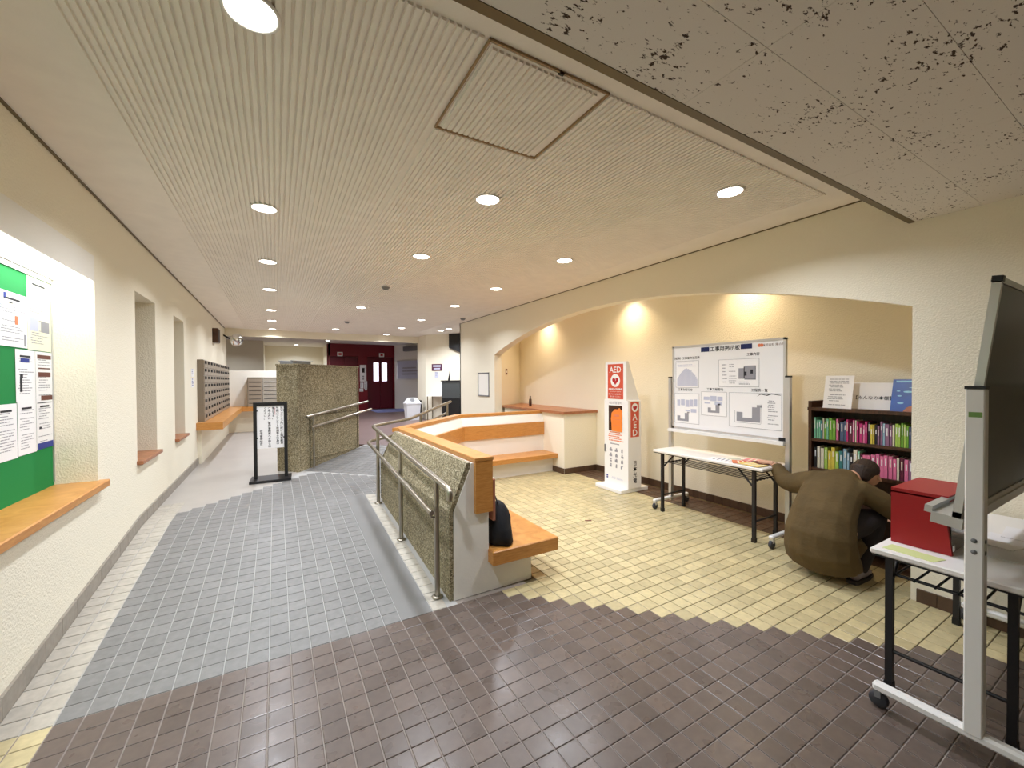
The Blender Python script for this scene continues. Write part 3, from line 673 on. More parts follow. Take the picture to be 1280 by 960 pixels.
# ------------------------------------------------------------------ alcove counter
ct = thing('counter', (4.25, 6.2, 0), 'cream plastered counter with red brown wooden top in the alcove corner', 'counter')
b = B(); b.prism([(3.957, 5.19), (XB, 5.19), (XB, 7.58), (3.957, 7.14)], 0, .955); b.build('body', 'plaster', ct)
b = B(); b.prism([(3.915, 5.15), (XB, 5.15), (XB, 7.6), (3.915, 7.16)], .955, .995); b.build('top', 'redwood', ct)
x = 3.957
while x < XB - .02:
    b = B(); b.box(x + .001, 5.176, -.01, min(x + .1, XB) - .001, 5.192, .088); b.build('skirting_tile', 'dark_tile', ct); x += .1
y = 5.192
while y < 5.48: b = B(); b.box(3.943, y + .001, -.01, 3.958, y + .099, .088); b.build('skirting_tile', 'dark_tile', ct); y += .1
t = thing('bottle', (4.30, 6.72, .995), 'small dark bottle standing on the red brown counter', 'bottle')
b = B(); b.lathe([(.0001, .995), (.027, .995), (.029, 1.06), (.027, 1.12), (.012, 1.14), (.012, 1.16)], 4.30, 6.72, 14); b.build('body', 'walnut', t)
b = B(); b.lathe([(.014, 1.155), (.014, 1.185), (.0001, 1.186)], 4.30, 6.72, 12); b.build('lid', 'black', t)
dA = Vector((XB - XA - TW, .47, 0)).normalized()
t = thing('switch_plate', (4.08, 7.27, 1.65), 'small dark switch plate on the warm alcove side wall', 'switch')
P = frame_pts(Vector((XA + TW, 7.16, 1.61)) + dA * .17, dA, (0, 0, 1))
b = B(); slab(b, P, 0, 0, .07, .115, 0, .008); b.build('plate', 'ink_brown', t)
b = B(); slab(b, P, .02, .035, .05, .08, .008, .014); b.build('rocker', 'white', t)
t = thing('wall_frame', (XA, 7.64, 1.16), 'empty slim aluminium notice frame on the cream arch wall', 'frame')
P = frame_pts((XA, 7.90, 1.165), (0, -1, 0), (0, 0, 1))
b = B(); slab(b, P, 0, 0, .52, .49, 0, .008); b.build('panel', 'plaster_white', t)
for q in ((0, 0, .52, .022), (0, .468, .52, .49), (0, 0, .022, .49), (.498, 0, .52, .49)): b = B(); slab(b, P, *q, .006, .018); b.build('frame_bar', 'grey_plastic', t)

# ------------------------------------------------------------------ notice board and papers in the recess
nb = thing('notice_board', (XBK, 2.7, .84), 'large green felt notice board in the lit wall recess', 'board')
b = B(); b.box(XBK - .012, RY0, RZ0, XBK, RY1, 2.2); b.build('felt', 'green', nb)
b = B(); b.box(XBK, RY1 - .012, .85, XBK + .008, RY1, 2.2); b.build('edge_trim', 'alu', nb)
b = B(); b.box(XBK, RY0, 2.17, XBK + .01, RY1, 2.2); b.build('edge_trim', 'alu', nb)
b = B(); b.cbox(XBK - .01, RY0 - .03, .775, XL + .055, RY1 + .035, .825, .006); tag(b.build('window_sill', 'honey', None), 'long honey wood ledge under the green notice board', 'ledge')
def paper(y0, y1, z0, z1, label, mt='paper', seed=0, extra=None, dz=0.0):
    """sheet pinned on the board; y0 is its left edge seen from the passage"""
    b = B(); P = frame_pts((XBK + .001, y0, z0), (0, 1, 0), (0, 0, 1)); W, Hh = y1 - y0, z1 - z0
    P2 = lambda a, b_, c=0.0: (XBK + .002 + c, y0 + a, z0 + b_ )
    b.loft([P2(0, 0), P2(W, 0), P2(W, Hh), P2(0, Hh)], [P2(0, 0, .0015), P2(W, 0, .0015), P2(W, Hh, .0015), P2(0, Hh, .0015)])
    o = b.build('notice_sheet', mt, None); tag(o, label, 'notice', 'notices pinned on the green board')
    q = B(); rects(q, P2, lines(.02, W - .02, .03, Hh - .05, .016, seed, .0045), .002); q.build('print', 'ink_grey', o)
    q = B(); rects(q, P2, [(W * .2, Hh - .045, W * .75, Hh - .033)], .002); q.build('heading', 'ink', o)
    for (r, mm) in (extra or []): q = B(); rects(q, P2, [r], .0024); q.build('print_block', mm, o)
    return o
paper(3.09, 3.29, 1.72, 2.02, 'white notice sheet with a small yellow figure, partly beyond the ledge corner', seed=1, extra=[((.13, .12, .17, .2), 'orange')])
paper(3.30, 3.605, 1.72, 2.03, 'white notice sheet with boxed diagram and pink marks beside the cream poster', seed=2, extra=[((.09, .12, .092, .25), 'ink_grey'), ((.17, .12, .172, .25), 'ink_grey'), ((.1, .21, .16, .245), 'paper_cream'), ((.11, .245, .15, .252), 'ink'), ((.17, .13, .2, .18), 'ink_orange'), ((.06, .27, .085, .3), 'ink_blue'), ((.265, .01, .29, .08), 'ink_grey')])
paper(3.61, 3.905, 1.715, 2.165, 'tall cream poster with pale blue photo at the upper board corner', 'paper_cream', 3, [((.02, .12, .13, .2), 'ink_lav'), ((.16, .12, .27, .19), 'ink_grey'), ((.03, .3, .12, .4), mat('pale_green_print', (196, 226, 190), .8))])
paper(3.47, 3.69, 1.40, 1.71, 'white notice with a blue heading bar and a small black figure', seed=4, extra=[((.05, .235, .15, .26), 'ink_blue'), ((.04, .06, .065, .14), 'ink'), ((.042, .14, .075, .165), 'ink')])
paper(3.695, 3.91, 1.40, 1.71, 'white notice with brown heading bars and brown foot band', seed=5, extra=[((.02, .265, .2, .29), 'ink_brown'), ((.03, .2, .19, .208), 'ink_brown'), ((.03, .15, .19, .18), 'ink_brown'), ((.06, .0, .21, .03), 'ink_brown')])
paper(3.05, 3.26, 1.085, 1.39, 'plain white text notice, partly beyond the ledge corner, in the lower row', seed=6)
paper(3.265, 3.472, 1.08, 1.395, 'white notice with indented text lines beside the pale lettered sheet', seed=7)
paper(3.48, 3.69, 1.085, 1.40, 'white sheet of fine grey text between two notices in the lower row', seed=8)
paper(3.695, 3.915, 1.09, 1.40, 'white notice with a thin dark top rule and purple foot band', seed=9, extra=[((.01, .292, .2, .297), 'ink'), ((.01, .0, .21, .04), 'ink_blue'), ((.03, .13, .06, .142), 'ink')])
for i, (y0, y1, z0, z1) in enumerate(((2.6, 2.81, 1.7, 2.0), (2.2, 2.5, 1.6, 2.02))): paper(y0, y1, z0, z1, ['white A4 notice alone on the green felt', 'large white notice farther along the green felt'][i], seed=20 + i)
# small wall papers beside the mailboxes
for i, (z0, z1, lb) in enumerate(((1.58, 1.70, 'upper small white label on the wall beside the letter boxes'), (1.42, 1.56, 'lower small white label on the wall beside the letter boxes'))):
    b = B(); b.box(XL, 7.62, z0, XL + .002, 7.86, z1); o = b.build('wall_label', 'paper', None); tag(o, lb, 'notice')
    P2 = lambda a, b_, c=0.0: (XL + .002 + c, 7.62 + a, z0 + b_)
    q = B(); rects(q, P2, lines(.03, .2, .02, z1 - z0 - .01, .03, i, .012), .0008); q.build('print', 'ink_blue', o)

# ------------------------------------------------------------------ letter boxes and shelf
mb = thing('mailbox_bank', (XL, 10.2, .855), 'long bank of grey metal letter boxes along the left wall on the wooden shelf', 'mailbox')
XM = -0.985
b = B(); b.box(XL, 8.15, .855, XM - .02, 12.2, 1.86); b.build('body', 'mbox', mb)
rw, cn = 8, 11
ph, pw = 1.0 / rw, 4.05 / cn
dm = None
for r in range(rw):
    for c in range(cn):
        y0, z0 = 8.15 + c * pw, .857 + r * ph
        if dm is None:
            b = B(); b.cbox(XM - .02, y0 + .006, z0 + .005, XM - .006, y0 + pw - .006, z0 + ph - .005, .003); dm = b.build('door', 'mbox_d', mb); base = (y0, z0)
            b = B(); b.box(XM - .007, y0 + .06, z0 + ph * .5, XM + .006, y0 + .20, z0 + ph * .86); sm = b.build('latch', 'black', dm)
        else:
            d = dm.copy(); COL.objects.link(d); d.location = (0, y0 - base[0], z0 - base[1]); k = sm.copy(); COL.objects.link(k); k.parent = d
sh = thing('corner_shelf', (XL, 10, .74), 'honey wood shelf under the letter boxes turning the corner along the partition', 'shelf')
b = B(); b.box(XL - .005, 7.98, .74, -.74, 12.6, .855); b.build('shelf_board', 'honey', sh)
b = B(); b.box(-.74, 12.2, .74, 1.2, 12.6, .855); b.build('shelf_board', 'honey', sh)
b = B(); b.box(XL - .005, 8.1, .12, XL + .05, 12.6, .74); b.box(XL, 12.52, .12, 1.2, 12.6, .74); b.build('apron', 'plaster', sh)
for i, (x0, x1, mt, lb) in enumerate(((-.62, -.30, 'mbox_d', 'grey brown letter box unit on the shelf before the partition'), (-.298, .10, 'mbox_s', 'shiny silver letter box unit beside the grey brown one'))):
    t = thing('parcel_box_unit', ((x0 + x1) / 2, 12.4, .855), lb, 'mailbox')
    b = B(); b.box(x0, 12.27, .855, x1, 12.6, 1.60); b.build('body', 'mbox', t)
    for r in range(7):
        z0 = .857 + r * .106; b = B(); b.cbox(x0 + .006, 12.252, z0 + .004, x1 - .006, 12.27, z0 + .102, .003); d = b.build('door', mt, t)
        b = B(); b.box(x0 + .03, 12.249, z0 + .075, x1 - .03, 12.253, z0 + .088); b.build('slot', 'black', d)
# dark wall speaker and mirror
t = thing('wall_speaker', (XL, 10.2, 2.28), 'narrow dark brown loudspeaker high on the left wall', 'speaker')
b = B(); b.cbox(XL - .005, 10.02, 2.28, XL + .10, 10.3, 2.57, .01); b.build('cabinet', 'walnut', t)
b = B(); b.box(XL + .098, 10.04, 2.30, XL + .104, 10.28, 2.55); b.build('grille', 'black', t)
t = thing('convex_mirror', (-.9, 11.9, 2.4), 'round silver convex mirror on a dark arm under the beam', 'mirror')
b = B(); b.tube([(XL, 12.0, 2.62), (-.98, 11.96, 2.55), (-.86, 11.92, 2.50)], .018, 8); b.build('arm', 'black', t)
q = B(); n = 22; R0 = .15; ax = Vector((.55, -.8, -.2)).normalized(); cu_ = ax.orthogonal().normalized(); cv_ = ax.cross(cu_); ctr = Vector((-.80, 11.9, 2.50))
vs = [ctr + ax * .06]; fs = []
for i, (rr, hh) in enumerate(((.07, .05), (.12, .03), (.15, .0), (.155, -.02), (.09, -.045))): vs += [ctr + ax * hh + (cu_ * math.cos(2 * math.pi * k / n) + cv_ * math.sin(2 * math.pi * k / n)) * rr for k in range(n)]
fs += [(0, 1 + k, 1 + (k + 1) % n) for k in range(n)]
for i in range(4): fs += [(1 + i * n + k, 1 + i * n + (k + 1) % n, 1 + (i + 1) * n + (k + 1) % n, 1 + (i + 1) * n + k) for k in range(n)]
q.add(vs, fs, 0, True); q.build('mirror_dome', 'mirror', t)

# ------------------------------------------------------------------ black sign stand
sg = thing('sign_stand', (-.05, 6.3, ZL), 'black framed floor sign stand with a white vertical Japanese notice', 'sign')
P = frame_pts((-.26, 6.30, ZL), (1, -.05, 0), (0, 0, 1))
b = B(); slab(b, P, -.04, 0, .43, .03, -.17, .17); b.build('base', 'black_metal', sg)
for a in (0, .35): b = B(); slab(b, P, a, .03, a + .04, 1.03, -.02, .02); b.build('upright', 'black', sg)
b = B(); slab(b, P, .04, .985, .35, 1.03, -.02, .02); b.build('top_bar', 'black', sg)
b = B(); slab(b, P, .04, .42, .35, .985, -.006, .006); pn = b.build('notice_panel', 'paper', sg)
vtext(['当マンション内に於ける無断駐車', '勧誘パンフレット投函等の行為は', '禁止する。', 'ご用の方は、管理事務室へお申し出', 'ください。', ('住宅管理組合', 9)], 'lettering', sg, P(.322, .965, .0068), (1, -.05, 0), (0, 0, 1), .034, .0335, .047, 'ink', .0006)
b = B(); rects(b, P, [(.246, .86, .250, .955)], .0075); b.build('red_mark', 'ink_red', sg)
for z in (.56, .92):
    for a in (.038, .352): b = B(); slab(b, P, a - .012, z - .008, a + .012, z + .008, .005, .012); b.build('clip', 'black', sg)

# ------------------------------------------------------------------ hall furniture behind the railing
t = thing('trash_bin', (3.42, 11.7, ZU), 'white swing lid bin at the foot of the cream pier', 'bin')
def rr(cx, cy, wx, wy, z): return [(cx - wx, cy - wy, z), (cx + wx, cy - wy, z), (cx + wx, cy + wy, z), (cx - wx, cy + wy, z)]
b = B(); b.loft(rr(3.42, 11.7, .17, .13, ZU), rr(3.42, 11.7, .205, .16, ZU + .46)); b.build('body', 'bin_white', t)
b = B(); b.loft(rr(3.42, 11.7, .22, .175, ZU + .46), rr(3.42, 11.7, .22, .175, ZU + .50)); b.loft(rr(3.42, 11.7, .21, .165, ZU + .50), rr(3.42, 11.7, .12, .05, ZU + .64)); b.build('lid', 'bin_white', t)
b = B(); b.quad((3.32, 11.555, ZU + .56), (3.46, 11.555, ZU + .56), (3.44, 11.59, ZU + .63), (3.34, 11.59, ZU + .63)); b.build('flap', 'grey_plastic', t)
b = B(); b.box(3.66, 11.66, ZU, 3.69, 11.86, ZU + .56); tag(b.build('black_board', 'black', None), 'thin black board standing beside the white bin', 'board')
D45 = Vector((r2, -r2, 0)); W45 = Vector((3.80, 11.60, 0))
P45 = frame_pts(W45, D45, (0, 0, 1))
b = B(); slab(b, P45, .20, 1.77, .52, 1.965, 0, .012); o = b.build('wall_plate', 'purple', None); tag(o, 'small purple plate with white lettering on the bright pier', 'sign')
b = B(); rects(b, P45, [(.24, 1.88, .48, 1.93), (.26, 1.81, .46, 1.85)], .0128); b.build('print', 'ink_lav', o)
b = B(); slab(b, P45, .29, 1.57, .41, 1.74, 0, .006); o = b.build('wall_notice', 'ink_lav', None); tag(o, 'small grey notice below the purple plate', 'notice')
b = B(); rects(b, P45, lines(.3, .4, 1.59, 1.73, .03, 4, .012), .0068); b.build('print', 'ink_grey', o)
t = thing('side_table', W45 + D45 * .45 + Vector((0, 0, ZU)), 'small pale side table against the bright pier', 'table')
b = B(); slab(b, P45, .20, 1.04, .72, 1.075, .01, .36); b.build('top', 'plaster_white', t)
for a in (.21, .69):
    for c in (.02, .33): b = B(); slab(b, P45, a, ZU, a + .022, 1.04, c, c + .022); b.build('leg', 'bronze', t)
t = thing('dark_cabinet', W45 + D45 * .98 + Vector((0, 0, ZU)), 'tall dark grey and black cabinet beside the arch wall end', 'cabinet')
b = B(); slab(b, P45, .74, ZU, 1.3, 1.0, .05, .5); b.build('base_unit', 'black', t)
b = B(); slab(b, P45, .74, 1.002, 1.3, 1.46, .05, .5); b.build('upper_unit', mat('dark_grey_laminate', (66, 70, 70), .5), t)
b = B(); slab(b, P45, .71, 1.462, 1.33, 1.49, .03, .52); b.build('top', 'black_metal', t)
t = thing('desk_stand', W45 + D45 * .9 + Vector((0, 0, 1.49)), 'thin dark prop standing on the dark cabinet', 'stand')
b = B(); b.tube([P45(.86, 1.49, .3), P45(.88, 1.68, .28), P45(.88, 1.75, .28)], [.03, .018, .008], 8); b.build('rod', 'black_metal', t)
t = thing('hanging_board', W45 + D45 * 1.05 + Vector((0, 0, 2.36)), 'dark board hanging from the ceiling beside the arch wall end', 'board')
b = B(); b.loft([P45(.78, 2.42, .02), P45(1.3, 2.2, .02), P45(1.3, 2.2, .1), P45(.78, 2.42, .1)], [P45(.78, 2.82, .02), P45(1.3, 2.82, .02), P45(1.3, 2.82, .1), P45(.78, 2.82, .1)]); b.build('panel', 'black', t)
b = B(); b.tube([P45(.9, 2.74, .06), P45(.9, 2.825, .06)], .01, 6); b.build('bracket', 'steel', t)
# notice on the white hall wall, ceiling duct
dH = Vector((.98, -2.52, 0)).normalized()
PH = frame_pts((4.17, 16.69, 0), dH, (0, 0, 1))
t = thing('hall_board', PH(.8, 1.5), 'grey framed white announcement board on the wall beside the lift', 'board')
b = B(); slab(b, PH, .25, 1.55, 1.75, 2.25, .01, .03); b.build('panel', 'ink_lav', t)
b = B()
for q in ((.22, 1.52, 1.78, 1.55), (.22, 2.25, 1.78, 2.28), (.22, 1.52, .25, 2.28), (1.75, 1.52, 1.78, 2.28)): slab(b, PH, *q, .005, .045)
b.build('frame', 'alu', t)
b = B(); rects(b, PH, lines(.5, 1.6, 1.65, 2.0, .12, 3, .05), .032); b.build('print', 'ink_grey', t)
b = B(); b.loft([(4.3, 15.9, 2.62), (5.0, 13.6, 2.62), (5.1, 13.7, 2.62), (4.45, 16.0, 2.62)], [(4.3, 15.9, 2.8), (5.0, 13.6, 2.8), (5.1, 13.7, 2.8), (4.45, 16.0, 2.8)])
tag(b.build('ceiling_duct', 'grey_plastic', None), 'grey duct along the top of the white hall wall', 'duct')

# ------------------------------------------------------------------ AED stand
ae = thing('aed_stand', (4.13, 4.1, 0), 'white floor standing AED cabinet with red AED sign panels', 'aed stand')
PA = frame_pts((4.0, 4.322, 0), (0, -1, 0), (0, 0, 1))       # front face, normal -x
PS = frame_pts((4.0, 3.872, 0), (1, 0, 0), (0, 0, 1))        # side face, normal -y
b = B(); b.cbox(3.885, 3.885, .0, 4.39, 4.385, .05, .006); b.build('base', 'white', ae)
b = B(); b.cbox(4.0, 3.872, .05, 4.245, 4.322, 1.225, .005); b.build('cabinet', 'white', ae)
b = B(); b.prism([(4.0, 1.225), (4.24, 1.225), (4.035, 1.745), (4.0, 1.745)], 3.90, 4.295, 'y'); b.build('sign_tower', 'white', ae)
b = B(); slab(b, PA, .075, 1.24, .365, 1.715, 0, .002); b.build('sign_panel', 'aed_red', ae)
text('AED', 'lettering', ae, PA(.22, 1.60, .0032), (0, -1, 0), (0, 0, 1), .115, 'white', bold=.0015)
def disc(b, P, cx, cy, rx, ry, c, n=28): b.add([P(cx + rx * math.cos(2 * math.pi * k / n), cy + ry * math.sin(2 * math.pi * k / n), c) for k in range(n)], [tuple(range(n))])
def heart(b, P, cx, cy, s, c, n=32):
    pts = []
    for k in range(n):
        t_ = 2 * math.pi * k / n
        pts.append(P(cx + s * 16 * math.sin(t_) ** 3 / 17, cy + s * (13 * math.cos(t_) - 5 * math.cos(2 * t_) - 2 * math.cos(3 * t_) - math.cos(4 * t_)) / 17, c))
    b.add(pts, [tuple(range(n))])
b = B(); disc(b, PA, .22, 1.49, .088, .088, .0032); b.build('emblem_disc', 'white', ae)
b = B(); heart(b, PA, .22, 1.485, .06, .0044); b.build('heart', 'heart', ae)
b = B(); b.add([PA(*p, .0056) for p in ((.236, 1.522), (.222, 1.498), (.229, 1.5), (.221, 1.478), (.239, 1.503), (.230, 1.503))], [(0, 1, 2, 5), (2, 3, 4, 5)]); b.build('flash', 'white', ae)
text('自動体外式除細動器', 'lettering', ae, PA(.22, 1.362, .0032), (0, -1, 0), (0, 0, 1), .029, 'white', bold=.0005)
text('Automated External Defibrillator', 'lettering', ae, PA(.22, 1.336, .0032), (0, -1, 0), (0, 0, 1), .016, 'white')
text('使用するときは扉を開けて', 'lettering', ae, PA(.22, 1.298, .0032), (0, -1, 0), (0, 0, 1), .022, 'white')
text('取り出してください', 'lettering', ae, PA(.22, 1.264, .0032), (0, -1, 0), (0, 0, 1), .022, 'white')
text('AED設置場所', 'lettering', ae, PA(.215, 1.172, .0012), (0, -1, 0), (0, 0, 1), .04, 'ink_grey')
b = B(); slab(b, PA, .09, .80, .345, 1.15, -.0005, .002); wn = b.build('cabinet_window', 'dark_win', ae)
b = B()
pts = [(.16, .80), (.345, .80), (.345, 1.08), (.30, 1.12), (.27, 1.10), (.22, 1.10), (.16, 1.05), (.145, .96), (.155, .9)]
b.add([PA(x, y, .003) for x, y in pts] + [PA(x, y, .012) for x, y in pts], [tuple(range(9))[::-1], tuple(range(9, 18))] + [(i, (i + 1) % 9, 9 + (i + 1) % 9, 9 + i) for i in range(9)]); b.build('orange_case', 'orange', ae)
b = B(); rects(b, PA, [(.17, .96, .335, .968), (.18, .88, .33, .885), (.2, 1.0, .3, 1.03)], .0126); b.build('case_marks', 'ink_orange', ae)
b = B(); rects(b, PA, lines(.08, .4, .66, .79, .028, 12, .014), .0012); b.build('print', 'ink_orange', ae)
b = B(); rects(b, PA, lines(.1, .38, .60, .632, .03, 13, .014), .0012)
rnd = random.Random(3)
for i in range(3):
    for j in range(4):
        x, y = .10 + i * .105, .30 + j * .073; rects(b, PA, [(x + rnd.random() * .02, y, x + .03 + rnd.random() * .03, y + .02 + rnd.random() * .02), (x + .02, y + .03, x + .045, y + .05)], .0012)
b.build('print', 'ink_grey', ae)
b = B(); rects(b, PA, [(.045, .135, .075, .185)], .0012); b.build('logo', 'ink_blue', ae)
b = B(); rects(b, PA, [(.05, .155, .065, .165)], .0016); b.build('logo_mark', 'white', ae)
text('AED Station', 'lettering', ae, PA(.25, .145, .0012), (0, -1, 0), (0, 0, 1), .042, 'ink_lav')
b = B(); slab(b, PA, .012, .50, .036, .60, 0, .012); b.build('latch', 'grey_plastic', ae)
b = B(); slab(b, PS, .045, .74, .2, 1.205, 0, .002); b.build('side_sign', 'aed_red', ae)
b = B(); disc(b, PS, .122, 1.13, .058, .058, .0032); b.build('emblem_disc', 'white', ae)
b = B(); heart(b, PS, .122, 1.127, .04, .0044); b.build('heart', 'heart', ae)
for ch, z in (('A', .965), ('E', .86), ('D', .755)): text(ch, 'lettering', ae, PS(.122, z, .0032), (1, 0, 0), (0, 0, 1), .125, 'white', bold=.002)
vtext(['日本光電'], 'lettering', ae, PS(.125, .42, .0012), (1, 0, 0), (0, 0, 1), .07, .078, .1, 'ink', .001)

# ------------------------------------------------------------------ far whiteboard on casters
XW = 4.07
wb = thing('whiteboard', (XW, 2.62, 0), 'white mobile board with construction notices behind the alcove table', 'whiteboard')
PW = frame_pts((XW, 3.215, .94), (0, -1, 0), (0, 0, 1))
b = B(); slab(b, PW, 0, 0, 1.21, .94, -.02, 0); b.build('board_face', 'board', wb)
b = B()
for q in ((-.015, -.012, 1.225, .012), (-.015, .93, 1.225, .95), (-.015, -.012, .006, .95), (1.204, -.012, 1.225, .95)): slab(b, PW, *q, -.026, .008)
b.build('frame', 'alu', wb)
b = B(); slab(b, PW, -.04, -.045, 1.23, -.012, -.01, .06); b.build('pen_tray', 'white_metal', wb)
b = B(); slab(b, PW, 1.17, -.02, 1.228, .02, .008, .016); b.build('corner_piece', 'black', wb)
for y in (3.262, 1.972):
    b = B(); b.box(XW - .015, y - .018, .07, XW + .03, y + .018, 1.52); b.build('post', 'alu', wb)
    b = B(); b.box(XW - .016, y - .02, 1.52, XW + .031, y + .02, 1.535); b.build('post_cap', 'black', wb)
    b = B(); b.cbox(3.78, y - .02, .085, 4.38, y + .02, .115, .008); b.build('foot', 'white_metal', wb)
    for x in (3.80, 4.36):
        b = B(); b.lathe([(.0001, y - .016), (.03, y - .016), (.036, y - .01), (.036, y + .01), (.03, y + .016), (.0001, y + .016)], x, .037, 16, axis='y'); c_ = b.build('caster', 'rubber', wb)
        b = B(); b.box(x - .012, y - .02, .05, x + .012, y + .02, .09); b.build('fork', 'alu', c_)
rt, upv = (0, -1, 0), (0, 0, 1)
for r_ in ((.355, .865, .455, .915), (.80, .868, .915, .918)): b = B(); rects(b, PW, [r_], .0012); b.build('title_bar', 'navy', wb)
text('工事用掲示板', 'lettering', wb, PW(.63, .868, .0012), rt, upv, .055, 'ink', bold=.001)
b = B(); disc(b, PW, .985, .893, .016, .016, .0012); disc(b, PW, 1.008, .893, .016, .016, .0014); b.build('logo', 'ink_orange', wb)
text('株式会社 陽の明', 'lettering', wb, PW(1.115, .882, .0012), rt, upv, .028, 'ink_brown')
for s_, x, y in (('（仮称）工事実施状況表', .165, .795), ('工事内容', .925, .80), ('工事お知らせ', .155, .435), ('工事工程案内', .52, .445), ('工程表一覧', .985, .445)):
    text(s_, 'lettering', wb, PW(x, y, .0012), rt, upv, .032, 'ink', bold=.0004)
def sheet(x0, y0, x1, y1, label):
    q = B(); slab(q, PW, x0, y0, x1, y1, .0004, .002); o = q.build('sheet', 'paper', wb); o['label'] = label
    q = B(); e = .0035
    for r in ((x0, y0, x1, y0 + e), (x0, y1 - e, x1, y1), (x0, y0, x0 + e, y1), (x1 - e, y0, x1, y1)): rects(q, PW, [r], .0026)
    q.build('border', 'ink_grey', o); return o
o = sheet(.03, .47, .33, .775, 'sheet with a pale bar chart')
q = B(); rnd = random.Random(5)
for i in range(22):
    hh = .05 + .14 * math.sin(math.pi * (i + 1.5) / 24) + rnd.random() * .012; rects(q, PW, [(.05 + i * .012, .49, .059 + i * .012, .49 + hh)], .003)
q.build('chart', 'ink_lav', o); q = B(); rects(q, PW, lines(.045, .32, .70, .765, .016, 31, .006), .003); q.build('print', 'ink_lav', o)
o = sheet(.565, .487, .985, .77, 'sheet with a grey floor plan')
q = B(); rects(q, PW, [(.78, .575, .835, .675), (.84, .56, .95, .70)], .003); q.build('plan', 'ink_grey', o)
q = B(); rects(q, PW, [(.842, .60, .862, .64), (.90, .62, .925, .66), (.833, .57, .842, .69), (.78, .57, .95, .574), (.947, .56, .952, .70)], .0034); q.build('plan_walls', 'ink', o)
q = B(); rects(q, PW, lines(.6, .66, .53, .72, .036, 32, .008, 1) + lines(.675, .76, .52, .72, .024, 33, .006) + lines(.78, .94, .505, .54, .02, 34, .008), .003); q.build('print', 'ink_grey', o)
Lp = lambda x, y, s: [(x, y, x + .08 * s, y + .12 * s), (x + .08 * s, y, x + .30 * s, y + .05 * s), (x + .2 * s, y + .05 * s, x + .30 * s, y + .19 * s), (x + .26 * s, y + .19 * s, x + .32 * s, y + .22 * s)]
o = sheet(.015, .06, .335, .405, 'sheet with two lavender site plans')
q = B(); rects(q, PW, Lp(.05, .085, .5), .003); q.build('plan', 'ink_grey', o)
q = B(); rects(q, PW, [(.05, .26, .09, .33), (.10, .265, .15, .335), (.16, .25, .21, .33), (.215, .255, .26, .335), (.27, .26, .31, .34), (.16, .2, .22, .215), (.23, .19, .30, .23)], .003); q.build('plan_pale', 'ink_lav', o)
o = sheet(.36, .17, .655, .43, 'small sheet with a lavender elevation')
q = B(); rects(q, PW, Lp(.44, .205, .45), .003); q.build('plan', 'ink_grey', o)
q = B(); rects(q, PW, [(.39, .34, .46, .375), (.47, .33, .54, .385), (.55, .335, .61, .38), (.4, .30, .47, .315), (.52, .29, .6, .325)], .003); q.build('plan_pale', 'ink_lav', o)
o = sheet(.68, .08, 1.19, .43, 'wide sheet with a large grey building plan')
q = B(); rects(q, PW, Lp(.76, .14, .78), .003); q.build('plan', 'ink_grey', o)
q = B(); rects(q, PW, [(.74, .125, 1.0, .128), (.74, .125, .743, .25), (1.0, .13, 1.003, .32)] + lines(1.06, 1.17, .12, .36, .02, 36, .007), .003); q.build('print', 'ink_grey', o)
q = B(); q.add([PW(*p, .003) for p in ((.96, .395), (1.0, .415), (1.06, .405), (1.1, .42), (1.18, .41), (1.18, .416), (1.1, .428), (1.05, .413), (1.0, .424))], [tuple(range(9))]); q.build('brush_stroke', 'ink', o)

